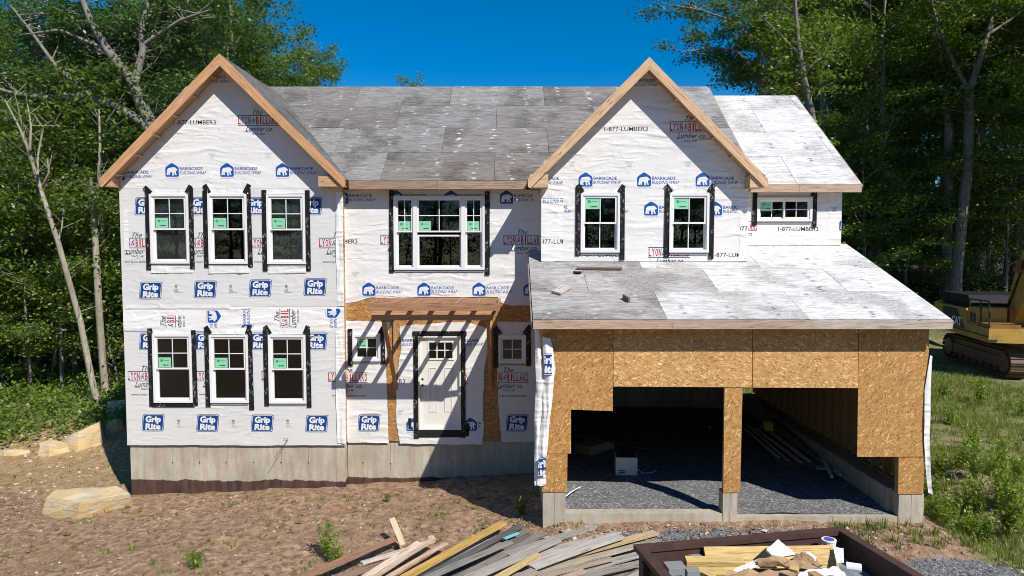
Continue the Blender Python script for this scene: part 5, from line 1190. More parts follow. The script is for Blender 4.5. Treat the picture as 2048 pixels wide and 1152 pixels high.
def grass(name, pts, per, h, mat, label, seed, spread=0.05, wid=0.008):
    r_ = random.Random(seed); v = []; f = []
    for (x, y) in pts:
        z = hground(x, y) - 0.01
        for k in range(per):
            a = r_.uniform(0, 6.28); d = r_.uniform(0, spread); bx, by = x + d * math.cos(a), y + d * math.sin(a); hh = h * r_.uniform(0.4, 1.3); l = hh * r_.uniform(0.15, 0.7); w = wid * r_.uniform(0.7, 1.5); b = len(v)
            ca_, sa_ = math.cos(a), math.sin(a)
            v += [(bx - sa_ * w, by + ca_ * w, z), (bx + sa_ * w, by - ca_ * w, z), (bx + ca_ * l * .4 + sa_ * w * .6, by + sa_ * l * .4 - ca_ * w * .6, z + hh * .65), (bx + ca_ * l * .4 - sa_ * w * .6, by + sa_ * l * .4 + ca_ * w * .6, z + hh * .65), (bx + ca_ * l, by + sa_ * l, z + hh)]
            f += [(b, b + 1, b + 2, b + 3), (b + 3, b + 2, b + 4)]
    return tag(link(name, mesh(name, v, f, (mat,))), label, 'grass', kind='stuff')
def gd(x, y):
    n_ = noise.noise(Vector((x * 0.6, y * 0.6, 7))) + 0.6 * noise.noise(Vector((x * 1.7, y * 1.7, 2)))
    return min(1, max(0.03, 0.45 + n_ * 0.9)) * sstep(7.5, 8.2, x)
grass('grass', scatter(8200, (7.6, 17), (-5, 12), gd, 8), 9, 0.17, 'grass', 'rough green grass on the clearing right of the garage', 1, 0.12, 0.007)
grass('dry_grass', scatter(1500, (7.6, 17), (-5.5, 12), lambda x, y: sstep(7.4, 8.4, x), 9), 7, 0.15, 'grass_dry', 'dry yellowish grass on the clearing right of the garage', 2, 0.10, 0.006)
def ld(x, y): return 0.9 if noise.noise(Vector((x * 0.8, y * 0.8, 11))) > 0.12 else 0.06
grass('weed_tufts', scatter(330, (-11, 1.5), (-6.5, -0.6), ld, 10), 8, 0.09, 'grass', 'small green weed tufts sprouting from the reddish dirt', 3, 0.07, 0.007)
grass('weed_tufts', scatter(60, (5.6, 7.9), (-3.9, -3.1), lambda x, y: 1, 12), 12, 0.16, 'grass', 'green weeds at the foot of the right garage pier', 4, 0.10, 0.007)
grass('weed_tufts', scatter(60, (-13, -9), (-0.5, 3.0), lambda x, y: 1, 13), 7, 0.07, 'grass_dry', 'sparse dry tufts on the sandy strip by the boulders', 5, 0.10, 0.007)
def stones(name, pts, size, mat, label, seed, var=0.55):
    r_ = random.Random(seed); v = []; f = []
    O8 = [(1, 0, 0), (-1, 0, 0), (0, 1, 0), (0, -1, 0), (0, 0, 1), (0, 0, -1)]; F8 = [(0, 2, 4), (2, 1, 4), (1, 3, 4), (3, 0, 4), (2, 0, 5), (1, 2, 5), (3, 1, 5), (0, 3, 5)]
    for (x, y) in pts:
        s = size * (0.5 + r_.random() ** 3 * 2.2); b = len(v); z = hground(x, y) + s * 0.15; a = r_.uniform(0, 6.28); e = (r_.uniform(.7, 1.4), r_.uniform(.6, 1.2), r_.uniform(.4, .8))
        for q in O8:
            p = [q[i] * e[i] * s * r_.uniform(1 - var * .6, 1 + var * .4) + r_.uniform(-.25, .25) * s for i in range(3)]; v.append((x + p[0] * math.cos(a) - p[1] * math.sin(a), y + p[0] * math.sin(a) + p[1] * math.cos(a), z + p[2]))
        f += [(b + i, b + j, b + k) for i, j, k in F8]
    return tag(link(name, mesh(name, v, f, (mat,))), label, 'stones', kind='stuff')
def dirtd(x, y): return 0.35 + 0.6 * sstep(-0.2, 0.5, noise.noise(Vector((x * 0.5, y * 0.5, 3))))
stones('pebbles', scatter(9000, (-13, 1.4), (-7, -0.35), dirtd, 15), 0.0125, 'pebble', 'pale pebbles strewn over the reddish dirt in front of the house', 1)
stones('clods', scatter(3000, (-13, 1.4), (-7, -0.35), dirtd, 25), 0.026, 'clod', 'crumbly brown clods of earth on the dirt in front of the house', 21)
stones('pebbles', scatter(600, (-15, -8.7), (-0.5, 5), dirtd, 16), 0.028, 'sandstone', 'tan stones on the sandy strip left of the house', 2)
stones('gravel_stones', scatter(6500, (1.0, 8.5), (-6.5, -3.1), lambda x, y: cover(x, y)[2], 17), 0.017, 'pebble_grey', 'loose grey gravel in front of the garage', 3)
stones('pebbles', scatter(500, (0.6, 7.6), (-3.9, -3.1), lambda x, y: 1, 18), 0.026, 'pebble', 'pale stones along the garage curb', 4)
stones('pebbles', scatter(700, (7.4, 12), (-5.5, 0), lambda x, y: 1, 19), 0.024, 'pebble', 'pale stones on the bank beside the garage', 5)

# ------------------------------------------------------------------ boulders
def boulder(pts, label, seed, mat='sandstone', amp=0.04, cuts=3, group=None):
    base = Vector((sum(p[0] for p in pts) / len(pts), sum(p[1] for p in pts) / len(pts), min(p[2] for p in pts)))
    bm = bmesh.new()
    for p in pts: bm.verts.new(Vector(p) - base)
    r_ = bmesh.ops.convex_hull(bm, input=bm.verts); bmesh.ops.delete(bm, geom=[v for v in bm.verts if not v.link_faces], context='VERTS')
    bmesh.ops.subdivide_edges(bm, edges=bm.edges, cuts=cuts, use_grid_fill=True); bmesh.ops.triangulate(bm, faces=bm.faces); bm.normal_update()
    for v in bm.verts:
        q = v.co * 2.3 + Vector((seed, 0, 0)); v.co += v.normal * (noise.noise(q) * amp + noise.noise(q * 3.1) * amp * 0.5) + Vector((0, 0, 0.5 * amp * noise.noise(Vector((seed, 3, v.co.z * 9)))))
    me = bpy.data.meshes.new('boulder'); bm.to_mesh(me); bm.free(); me.materials.append(M[mat]); return tag(link('boulder', me, loc=base), label, 'boulder', group)
def T(px, py, z): p = onz(px, py, z); return (p.x, p.y, z)
_tb = [T(112, 979, .03), T(232, 972, .04), T(259, 988, .0), T(205, 995, .03), T(160, 1004, .03), T(93, 995, .0)]
boulder(_tb + [T(80, 1036, -.38), T(152, 1043, -.38), T(185, 1032, -.36), T(255, 1006, -.36)] + [(p[0], p[1] + .25, -.6) for p in _tb[:3]],
        'big flat-topped sandstone block on the dirt by the foundation corner', 2.0, amp=0.022, cuts=5)
def rock(px, py, Y, w, d, h, seed, label, tilt=0.0, group=None):
    r_ = random.Random(seed); c = at(px, py, Y); z0 = hground(c.x, Y) - 0.15; P = []
    for k in range(9):
        a = k / 9 * 6.28; rr_ = r_.uniform(0.8, 1.1); x = math.cos(a) * w / 2 * rr_; y = math.sin(a) * d / 2 * rr_
        P.append((c.x + x, Y + y, z0)); P.append((c.x + x * 0.75, Y + y * 0.75, z0 + 0.15 + h * r_.uniform(0.75, 1.0) + tilt * x))
    return boulder(P, label, seed, amp=0.05)
rock(165, 880, 3.1, 1.25, .8, .42, 5, 'long tilted grey-tan slab of rock beside the wood edge', 0.30)
rock(107, 895, 2.7, 0.95, .7, .22, 6, 'low pale tan rock next to the long tilted slab')
rock(228, 868, 4.0, .6, .6, .32, 7, 'rounded tan rock between the tilted slab and the house')
rock(240, 840, 5.2, .9, .8, .55, 8, 'tan boulder partly hidden by the left house corner')
rock(24, 893, 2.6, 1.2, .4, .06, 9, 'flat tan stone lying at the edge of the undergrowth')
rock(862, 1052, -3.2, .16, .13, .09, 10, 'small pale stone on the dirt above the plank pile')

# ------------------------------------------------------------------ lumber pile: every board its own thing
GREY = [(0.29, 0.265, 0.235), (0.35, 0.325, 0.29), (0.23, 0.205, 0.18), (0.39, 0.36, 0.32), (0.17, 0.15, 0.13)]
def pb(x, y): return x / 2.7676 + 600, y / 2.7676 + 980
LUMB = 'weathered boards of the lumber pile'; GL_ = 'weathered grey board in the fanned lumber pile before the garage'
pile = [ # crop coords of far end, near end, top height, width, colour, extension, label
 ((530, 268), (50, 470), .10, .15, (0.36, 0.20, 0.13), .8, 'long reddish-brown board lying at the dirt side of the lumber pile'),
 ((725, 282), (340, 405), .13, .10, (0.52, 0.47, 0.42), 0, 'pale grey-white stud lying across the reddish-brown board'),
 ((470, 400), (250, 475), .06, .16, (0.30, 0.21, 0.16), .8, 'brown board lying flat under the pale studs'),
 ((660, 292), (370, 475), .20, .13, (0.66, 0.53, 0.42), .9, 'clean pinkish-white stud on top of the studs by the yellow plank'),
 ((740, 270), (500, 425), .16, .11, (0.55, 0.43, 0.33), .8, 'tan stud half under the pinkish-white stud'),
 ((808, 296), (500, 475), .14, .07, (0.62, 0.45, 0.33), .6, 'narrow split pinkish stud beside the yellow plank'),
 ((1128, 182), (600, 475), .26, .16, (0.52, 0.33, 0.10), 1.2, 'long yellow-brown treated plank on the lumber pile'),
 ((1225, 196), (700, 475), .20, .12, (0.13, 0.125, 0.12), 1.2, 'dark grey board right beside the yellow plank'),
 ((1165, 288), (740, 475), .28, .13, GREY[0], 1.2, GL_), ((1358, 236), (900, 475), .22, .13, GREY[2], 1.2, GL_), ((1425, 272), (960, 475), .30, .20, GREY[1], 1.2, GL_),
 ((1640, 200), (1380, 285), .18, .17, GREY[0], .9, GL_), ((1530, 262), (1380, 310), .12, .12, GREY[2], .8, GL_), ((1768, 252), (1330, 405), .33, .24, (0.47, 0.44, 0.40), .2, 'broad silvery board lying on top of the fanned pile'),
 ((1885, 196), (1540, 290), .17, .17, GREY[3], 1.0, GL_), ((1972, 236), (1660, 322), .21, .16, (0.47, 0.36, 0.20), .9, 'yellowish board near the gravel end of the pile'),
 ((2050, 252), (1860, 305), .13, .15, GREY[0], 1.2, GL_), ((1885, 303), (1320, 445), .24, .14, (0.36, 0.31, 0.25), .9, GL_), ((1728, 380), (1360, 475), .27, .10, (0.40, 0.33, 0.25), .8, GL_),
 ((1905, 350), (1600, 435), .17, .15, GREY[1], .9, GL_), ((1885, 405), (1640, 465), .20, .13, GREY[0], .9, GL_), ((1330, 358), (1120, 475), .37, .12, (0.60, 0.44, 0.20), .5, 'short clean yellow board on top of the grey boards'),
 ((1572, 448), (1430, 490), .28, .08, (0.38, 0.31, 0.24), .8, GL_), ((1300, 448), (1180, 500), .36, .18, (0.36, 0.30, 0.26), .6, GL_),
 ((1240, 330), (1000, 440), .12, .16, GREY[4], 1.2, GL_), ((1560, 330), (1180, 450), .12, .18, GREY[2], 1.2, GL_), ((1700, 330), (1400, 425), .09, .18, GREY[4], 1.2, GL_), ((1470, 300), (1100, 440), .06, .18, GREY[4], 1.2, GL_), ((900, 320), (640, 470), .06, .18, GREY[4], 1.0, GL_),
]
for k in range(16):
    x_ = 700 + k * 75; y_ = 330 - 60 * math.sin(k * 0.35) + 12 * (k % 3); pile.append(((x_ + 330, y_ - 60), (x_, y_ + 110), .05 + .02 * (k % 4), .16, GREY[(k * 2 + 1) % 5], 1.3, GL_))
rb = random.Random(9)
for i, (a, b, z, w, c, ext, lab) in enumerate(pile):
    za = z + 0.02; p0 = onz(*pb(*a), za); p1 = onz(*pb(*b), za + 0.03); d = (p1 - p0).normalized(); p1 = p1 + d * ext; nrm = Vector((rb.uniform(-.06, .06), rb.uniform(-.06, .06), 1)); kk = rb.uniform(.85, 1.15)
    o = board('lumber_board' if lab == GL_ else ('treated_plank' if 'treated' in lab else 'lumber_board'), p0, p1, w, 0.036, up=nrm, color=tuple(k * kk for k in c), bend=rb.uniform(-0.02, 0.02))
    tag(o, lab, 'board', LUMB if lab == GL_ else None)
u_ = at(784, 1037, -3.05); v_ = at(806, 1091, -3.62); tag(board('lumber_offcut', u_, v_, .10, .036, up=(0.3, -1, .5), color=(0.68, 0.52, 0.34)), 'short pale offcut leaning up on the reddish-brown board', 'board')
p0, p1 = onz(*pb(1208, 238), .24), onz(*pb(1130, 270), .24)
tag(board('plastic_trim', p0, p1, .07, .02, color=(1, 1, 1), mat='teal'), 'strip of teal plastic lying among the grey boards', 'plastic strip')

# ------------------------------------------------------------------ dumpster and what lies in it
zr = 1.0; c_bl = onz(1286, 1108, zr); c_br = onz(1681, 1064, zr); ud = Matrix.Rotation(R(-2.5), 3, 'Z') @ (c_br - c_bl).normalized(); c_bl = c_br - ud * (c_br - c_bl).length; vd = Vector((ud.y, -ud.x, 0)); WD = (c_br - c_bl).length; LD = 3.4
dm = Matrix(((ud.x, vd.x, 0, c_bl.x), (ud.y, vd.y, 0, c_bl.y), (0, 0, 1, 0), (0, 0, 0, 1)))     # local x along back wall, y towards the photographer
dump = empty('dumpster'); dump.matrix_basis = dm; tag(dump, 'open rusty brown steel dumpster full of building scraps', 'dumpster')
MB().box(0, WD, 0, LD, 0.06, 0.12).build('floor_pan', 'rust', dump)
for nm, q in (('side_wall', (0, WD, 0, .05)), ('side_wall', (0, .05, .052, LD)), ('side_wall', (WD - .05, WD, .052, LD)), ('side_wall', (.052, WD - .052, LD - .05, LD))): MB().box(q[0], q[1], q[2], q[3], .122, zr - .02).build(nm, 'rust', dump)
for q in ((-.06, WD + .06, -.06, .075), (-.06, .075, .078, LD), (WD - .075, WD + .06, .078, LD)): MB().box(q[0], q[1], q[2], q[3], zr - .015, zr + .055).build('rim', 'rust', dump)
for k in range(5): MB().box(-.09, -.001, .3 + k * .7, .38 + k * .7, .1, zr - .02).build('rib', 'rust', dump); MB().box(WD + .001, WD + .09, .3 + k * .7, .38 + k * .7, .1, zr - .02).build('rib', 'rust', dump)
def DP(px, py, z): return onz(px, py, z)
def Z2(sx_, sy): return 1260 + sx_ / 4.4522, 1030 + sy / 4.4522
def thing_board(name, a, b, z, w, t, col, label, cat='board', mat='wood', up=(0, 0, 1), za=None): return tag(board(name, DP(*Z2(*a), z), DP(*Z2(*b), za if za is not None else z), w, t, up, color=col, mat=mat), label, cat)
thing_board('treated_beam', (670, 385), (1830, 372), .88, .30, .05, (0.56, 0.40, 0.16), 'long yellow treated beam at the back of the dumpster', up=(0.02, -0.75, 0.65))
thing_board('treated_beam', (495, 432), (1012, 442), .86, .14, .15, (0.60, 0.44, 0.18), 'short yellow treated beam in front of the long one in the dumpster', up=(0, -.15, 1))
thing_board('treated_beam', (615, 525), (1000, 520), .80, .14, .10, (0.56, 0.39, 0.15), 'yellow beam half under the cardboard in the dumpster', up=(0, -.3, 1))
thing_board('treated_offcut', (655, 520), (735, 560), .90, .12, .08, (0.60, 0.43, 0.18), 'square yellow offcut lying on the beam in the dumpster')
thing_board('wood_offcut', (1620, 510), (1700, 560), .98, .13, .03, (0.46, 0.28, 0.13), 'brown triangular offcut on the white paper in the dumpster', up=(.3, -.8, 1))
thing_board('wood_offcut', (1425, 470), (1500, 490), 1.06, .08, .05, (0.58, 0.42, 0.20), 'small yellow block on top of the cardboard', up=(0, -.5, 1))
def crumple(name, pts, z, amp, mat, label, cat, seed, nx_=14, ny_=10, th=0.006):
    """creased sheet spanned by four picture corners at a given height (left-back, right-back, right-front, left-front)"""
    P = [DP(*Z2(x, y), zz) for (x, y), zz in zip(pts, z)]; c = sum(P, Vector()) / 4; v = []; f = []
    for j in range(ny_ + 1):
        for i in range(nx_ + 1):
            s, t = i / nx_, j / ny_; p = (P[0] * (1 - s) + P[1] * s) * (1 - t) + (P[3] * (1 - s) + P[2] * s) * t; q = Vector((s * 3 + seed, t * 2.4, seed)); v.append(p - c + Vector((0, 0, amp * (abs(noise.noise(q)) * 1.4 + 0.35 * noise.noise(q * 3)))))
    for j in range(ny_):
        for i in range(nx_): k = j * (nx_ + 1) + i; f.append((k, k + nx_ + 1, k + nx_ + 2, k + 1))
    n0 = len(v); v2 = v + [p - Vector((0, 0, th)) for p in v]; f2 = f + [tuple(k + n0 for k in q[::-1]) for q in f]
    edge = [i for i in range(nx_ + 1)] + [j * (nx_ + 1) + nx_ for j in range(1, ny_ + 1)] + [ny_ * (nx_ + 1) + i for i in range(nx_ - 1, -1, -1)] + [j * (nx_ + 1) for j in range(ny_ - 1, 0, -1)]
    f2 += [(edge[i], edge[(i + 1) % len(edge)], edge[(i + 1) % len(edge)] + n0, edge[i] + n0) for i in range(len(edge))]
    return tag(link(name, mesh(name, v2, f2, (mat,)), loc=c), label, cat)
crumple('cardboard_sheet', [(1120, 410), (1640, 400), (1720, 490), (1150, 470)], (.98, 1.0, .98, .94), .10, 'cardboard', 'folded brown cardboard lying on top of the dumpster load', 'cardboard', 1.3)
crumple('cardboard_sheet', [(880, 520), (1500, 500), (1620, 640), (760, 640)], (.90, .92, .90, .88), .08, 'cardboard', 'large brown cardboard sheet bulging at the dumpster front', 'cardboard', 4.7)
crumple('cardboard_flap', [(1440, 390), (1560, 330), (1690, 440), (1480, 440)], (1.04, 1.15, 1.02, 1.0), .05, 'cardboard', 'torn cardboard flap sticking up beside the white board', 'cardboard', 7.7)
tag(MB().add([DP(*Z2(1318, 215), 1.18), DP(*Z2(1480, 350), 1.08), DP(*Z2(1290, 385), 1.0), DP(*Z2(1215, 310), 1.08)] + [DP(*Z2(1318, 215), 1.18) + Vector((0, .03, -.03)), DP(*Z2(1480, 350), 1.08) + Vector((0, .03, -.03)), DP(*Z2(1290, 385), 1.0) + Vector((0, .03, -.03)), DP(*Z2(1215, 310), 1.08) + Vector((0, .03, -.03))],
    [(3, 2, 1, 0), (4, 5, 6, 7), (0, 1, 5, 4), (1, 2, 6, 5), (2, 3, 7, 6), (3, 0, 4, 7)]).build('white_board', 'white_sheet'), 'square white board standing up out of the dumpster', 'board')
crumple('white_wrapper', [(1560, 500), (1850, 465), (1940, 560), (1480, 560)], (.98, 1.0, .96, .94), .05, 'white_sheet', 'white sheet draped at the dumpster front beside the pipe', 'sheet', 9.1)
crumple('white_wrapper', [(1560, 335), (1600, 330), (1665, 385), (1650, 415)], (1.10, 1.10, 1.04, 1.04), .02, 'white_sheet', 'small white flap on the torn cardboard', 'sheet', 3.1)
crumple('white_wrapper', [(960, 470), (1150, 390), (1140, 460), (880, 530)], (.92, .97, .95, .90), .03, 'white_sheet', 'white strip of wrap under the cardboard edge', 'sheet', 12.1)
crumple('white_carton', [(1810, 295), (1900, 295), (1905, 420), (1840, 430)], (1.0, 1.0, .90, .90), .02, 'white_sheet', 'white printed carton leaning at the end of the long beam', 'carton', 5.5)
for i, (a, b, z, l) in enumerate((((490, 350), (650, 375), .84, 'grey foam block by the back wall of the dumpster'), ((320, 480), (480, 470), .82, 'grey foam slab against the dumpster corner'), ((500, 520), (610, 515), .90, 'small stepped grey block in front of the yellow beam'))):
    thing_board('grey_block', a, b, z, .22 if i < 2 else .10, .10, (1, 1, 1), l, 'block', 'grey_block')
tag(MB().tube([DP(*Z2(1925, 455), 1.0), DP(*Z2(2060, 475), 1.0)], .055, 12).build('white_pipe', 'white_sheet'), 'short white plastic pipe at the right of the dumpster load', 'pipe')
tag(MB().tube([DP(*Z2(1670, 290), .98), DP(*Z2(1715, 268), 1.0)], .012, 6).build('orange_stick', 'orange'), 'thin orange stick behind the long yellow beam', 'stick')
bk = DP(*Z2(1770, 300), .90); m = MB(); m.tube([bk, bk + Vector((0, 0, .12))], [.085, .095], 16, 0, False); m.tube([bk + Vector((0, 0, .121)), bk + Vector((0, 0, .135))], [.10, .10], 16, 0); m.tube([bk + Vector((0, 0, .1352)), bk + Vector((0, 0, .14))], [.07, .07], 16, 1)
tag(m.build('paint_tub', ('white_sheet', 'purple')), 'white tub with a purple lid in the dumpster corner', 'tub')
rs2 = random.Random(3)
m = MB()
MB_ = MB(); fill = [(.06 + (WD - .12) * i / 24, .06 + (LD - .12) * j / 24, .70 + .08 * noise.noise(Vector((i * .6, j * .6, 3)))) for j in range(25) for i in range(25)]
tag(link('rubble', mesh('rubble', [dm @ Vector(p) for p in fill], [(j * 25 + i, j * 25 + i + 1, (j + 1) * 25 + i + 1, (j + 1) * 25 + i) for j in range(24) for i in range(24)], ('grey_block',))), 'grey rubble and scraps filling the dumpster', 'rubble', kind='stuff')

# ------------------------------------------------------------------ things on the roofs
def on_roof(px, py):     # sight line meets the garage roof plane
    d = ray(px, py); k = (zg_e + PG * (CAM.y - (YG - 0.3)) - CAM.z) / (d.z - PG * d.y); return CAM + d * k + Vector((0, 0, 0.022))
nrm = Vector((0, -PG, 1)).normalized()
tag(board('board_offcut', on_roof(1153, 540) + nrm * .02, on_roof(1244, 541) + nrm * .02, .06, .038, nrm, color=(0.22, 0.15, 0.12)), 'dark brown stick lying across the garage roof below the window', 'board')
tag(board('board_offcut', on_roof(1112, 590) + nrm * .02, on_roof(1134, 577) + nrm * .02, .20, .04, nrm, color=(0.52, 0.47, 0.40)), 'short pale square-cut board end on the garage roof', 'board')
tag(board('board_offcut', on_roof(1247, 599) + nrm * .03, on_roof(1258, 606) + nrm * .03, .05, .10, nrm, color=(0.20, 0.16, 0.13)), 'small dark wedge of wood on the garage roof', 'wood wedge')
q = on_roof(1156, 548); boulder([tuple(q + Vector((math.cos(a) * .09, math.sin(a) * .06, h))) for a in (0, 1, 2, 3, 4, 5) for h in (0, .035)], 'crumpled dark rag on the garage roof', 4.0, 'black', 0.02, 2).name = 'rag'
bpy.data.objects['rag']['category'] = 'rag'

# ------------------------------------------------------------------ things in the garage
zf = zfl + 0.0
def gf(px, py, z=None): return onz(px, py, zfl + 0.02 if z is None else z)
a = gf(1254, 949); ap = empty('appliance', (a.x, a.y + .20, zfl), R(-4)); tag(ap, 'old white boxy appliance standing on the garage gravel', 'appliance')
MB().box(-.22, .22, -.20, .20, .0, .38).build('casing', 'appliance', ap); MB().box(-.225, .225, -.225, -.201, .01, .385).build('front_panel', 'appliance', ap)
for k in range(2): MB().box(-.16, -.03, -.230, -.2255, .05 + k * .045, .075 + k * .045).build('vent', 'steel_dark', ap)
MB().box(-.20, .20, -.18, .18, .381, .388).build('top_plate', 'steel_dark', ap)
m = MB(); m.tube([(.23, -.1, .12), (.35, -.12, .03), (.52, -.05, .02), (.66, .05, .02), (.60, .16, .02)], .007, 5); m.build('power_cord', 'white_sheet', ap)
def G(px, py, z, name, p2, w, t, col, label, mat='wood', up=(0, 0, 1), cat='board', z2=None): return tag(board(name, onz(px, py, z), onz(p2[0], p2[1], z if z2 is None else z2), w, t, up, color=col, mat=mat), label, cat)
zz = zfl + .04
for i, (x0, y0, x1, y1, w) in enumerate(((1490, 858, 1558, 916, .09), (1497, 852, 1576, 921, .07), (1510, 856, 1604, 926, .10), (1520, 850, 1620, 924, .08), (1535, 858, 1612, 918, .12))):
    G(x0, y0, zz + .05 + .02 * i, 'vinyl_strip', (x1, y1), w, .012, (1, 1, 1), 'long white vinyl strip in the heap inside the right garage bay', 'white_sheet', cat='vinyl strip')['group'] = 'vinyl strips in the garage heap'
G(1640, 905, zz + .10, 'plastic_pipe', (1664, 954), .05, .05, (1, 1, 1), 'thin white pipe poking forward out of the garage heap', 'white_sheet', cat='pipe'); G(1650, 918, zz + .05, 'plastic_pipe', (1682, 950), .05, .05, (1, 1, 1), 'thin white pipe lying across the garage gravel edge', 'white_sheet', cat='pipe')
G(1545, 838, zz + .35, 'dark_plank', (1640, 915), .16, .03, (0.16, 0.12, 0.09), 'dark plank lying on the heap inside the right garage bay', up=(.4, 0, 1), z2=zz + .1)
G(1560, 925, zz, 'cardboard_piece', (1690, 922), .55, .01, (1, 1, 1), 'flattened brown cardboard under the garage heap', 'cardboard', cat='cardboard')
G(1578, 911, zz + .18, 'yellow_label', (1596, 912), .12, .006, (1, 1, 1), 'small yellow leaflet on the white strips', 'yellow_paper', cat='leaflet'); G(1528, 853, zz + .34, 'yellow_sheet', (1546, 853), .25, .006, (1, 1, 1), 'pale yellow sheet at the top of the garage heap', 'yellow_paper', up=(.3, -.8, .6), cat='sheet')
G(1632, 935, zz + .05, 'teal_bag', (1654, 936), .16, .05, (1, 1, 1), 'teal printed bag in the garage heap', 'teal', cat='bag')
G(1150, 868, zz + .25, 'dark_board', (1330, 905), .14, .03, (0.12, 0.10, 0.08), 'long dark board lying deep in the left garage bay', z2=zz + .02)
G(1165, 905, zz, 'cardboard_box', (1215, 890), .45, .34, (1, 1, 1), 'dark cardboard box in the left garage bay', 'cardboard', cat='box')
m = MB(); m.tube([onz(1131, 993, zfl + .12), onz(1145, 982, zfl + .14), onz(1160, 974, zfl + .05)], .012, 6); tag(m.build('white_cable', 'white_sheet'), 'white cable arching by the left garage pier', 'cable')

# ------------------------------------------------------------------ weeds
def weed_mesh(seed, h, stems, size):
    r_ = random.Random(seed); m = MB(); cen = []
    for k in range(stems):
        a = r_.uniform(0, 6.28); l = r_.uniform(.1, .35) * h; hh = h * r_.uniform(.6, 1.1); pts = [Vector((r_.uniform(-.08, .08), r_.uniform(-.08, .08), -.02))]
        for t in (.5, 1.0): pts.append(pts[0] + Vector((math.cos(a) * l * t * t, math.sin(a) * l * t * t, hh * t)))
        m.tube(pts, [.008, .006, .003], 4, caps=False); cen += [tuple(pts[0].lerp(pts[1], .6)), tuple(pts[1]), tuple(pts[1].lerp(pts[2], .5)), tuple(pts[2])]
    return m.me('stem', 'grass'), leaf_mesh('foliage', cen, stems * 42, size, (.06, .06), 'weed_leaf', np.random.default_rng(seed), 0.3, 0.3)
WEED = [weed_mesh(1, .75, 9, .10), weed_mesh(2, .55, 8, .09), weed_mesh(3, .95, 10, .11)]
def weed(px, py, z, k, s, label, group=None):
    p = onz(px, py, z); o = empty('weed_plant', (p.x, p.y, hground(p.x, p.y)), px); o.scale = (s, s, s); link('stem', WEED[k][0], o); link('foliage', WEED[k][1], o); tag(o, label, 'weed', group)
rw = random.Random(4)
for i in range(26):
    px = 1860 + 175 * rw.random() ** 1.4; py = rw.uniform(962, 1080); weed(px, py, 0.05, i % 3, rw.uniform(.5, .95), 'bushy green weed on the bank beside the right garage pier', 'weeds beside the garage')
for i in range(14):
    px = rw.uniform(1880, 2048); py = rw.uniform(800, 930); weed(px, py, 0.15, i % 3, rw.uniform(.4, .8), 'green weed in the grass between garage and excavator', 'weeds in the grass')
weed(655, 1112, -.05, 2, .62, 'upright green weed beside the reddish-brown board'); weed(672, 1122, -.05, 0, .5, 'low green weed next to the upright weed by the lumber pile'); weed(1042, 1030, .1, 1, .6, 'green weed in the shade at the left garage pier')
weed(392, 1135, -.1, 1, .6, 'small bushy weed alone in the open dirt'); weed(775, 995, .0, 1, .35, 'tiny green weed on the dirt below the entry'); weed(1778, 1035, .2, 1, .6, 'green weed on the curb at the right garage pier')

# ------------------------------------------------------------------ excavator
ex = empty('excavator', (19.95, 11.6, hground(19.9, 11.0) + 0.02), R(-10.4)); tag(ex, 'old yellow tracked excavator parked on the grass behind the garage', 'excavator')
def xb(name, mat, *boxes, parent=ex):
    m = MB()
    for b in boxes: m.box(*b)
    return m.build(name, mat, parent)
for s in (-1, 1):
    xo = s * 1.28; tw = .30; prof = []
    for k in range(13): a = math.pi / 2 + math.pi * k / 12; prof.append((-2.15 + .46 * math.cos(a), .48 + .46 * math.sin(a)))
    for k in range(13): a = -math.pi / 2 + math.pi * k / 12; prof.append((2.15 + .46 * math.cos(a), .48 + .46 * math.sin(a)))
    tr = MB().prism([(y * .985, .48 + (z - .48) * .80) for y, z in prof], 'x', xo - .20, xo + .20).build('track', 'cat_rust', ex)
    # shoes round the loop
    pts = [Vector((0, *p)) for p in prof] + [Vector((0, *prof[0]))]; acc = [0]
    for i in range(len(pts) - 1): acc.append(acc[-1] + (pts[i + 1] - pts[i]).length)
    nS = 58; sm = MB().box(-tw, tw, -.085, .085, -.015, .02); sm.box(-tw, tw, -.085, -.06, .02, .055); sme = sm.me('track_shoe', 'cat_rust')
    for k in range(nS):
        t = acc[-1] * k / nS; i = max(j for j in range(len(acc)) if acc[j] <= t + 1e-9); i = min(i, len(pts) - 2); f = (t - acc[i]) / max(1e-6, acc[i + 1] - acc[i]); p = pts[i].lerp(pts[i + 1], f); d = (pts[i + 1] - pts[i]).normalized(); nn = Vector((0, d.z, -d.y)); c0 = p - Vector((0, 0, .48))
        if nn.dot(Vector((0, p.y * .3, p.z - .48))) < 0: nn = -nn
        mw = Matrix(((1, 0, 0, xo), (0, d.y, nn.y, p.y), (0, d.z, nn.z, p.z), (0, 0, 0, 1))); link('track_shoe', sme, tr, mw=mw)
    fr2 = MB(); fr2.prism([(-1.9, .30), (1.9, .30), (1.9, .66), (-1.9, .66)], 'x', xo + s * .205, xo + s * .27); fr2.build('track_frame', 'cat_rust', tr)
    for yy in (-2.1, 2.1):
        c = [(yy + .34 * math.cos(t * .3927), .48 + .34 * math.sin(t * .3927)) for t in range(16)]; MB().prism(c, 'x', xo + s * .202, xo + s * .30).build('idler_wheel', 'cat_rust', tr)
    for k in range(7): c = [(-1.6 + k * .53 + .10 * math.cos(t * .785), .20 + .10 * math.sin(t * .785)) for t in range(8)]; MB().prism(c, 'x', xo + s * .21, xo + s * .26).build('roller', 'steel_dark', tr)
xb('carbody', 'cat_rust', (-1.0, 1.0, -1.2, 1.2, .55, 1.05)); xb('slew_ring', 'steel_dark', (-.6, .6, -.6, .6, 1.06, 1.22))
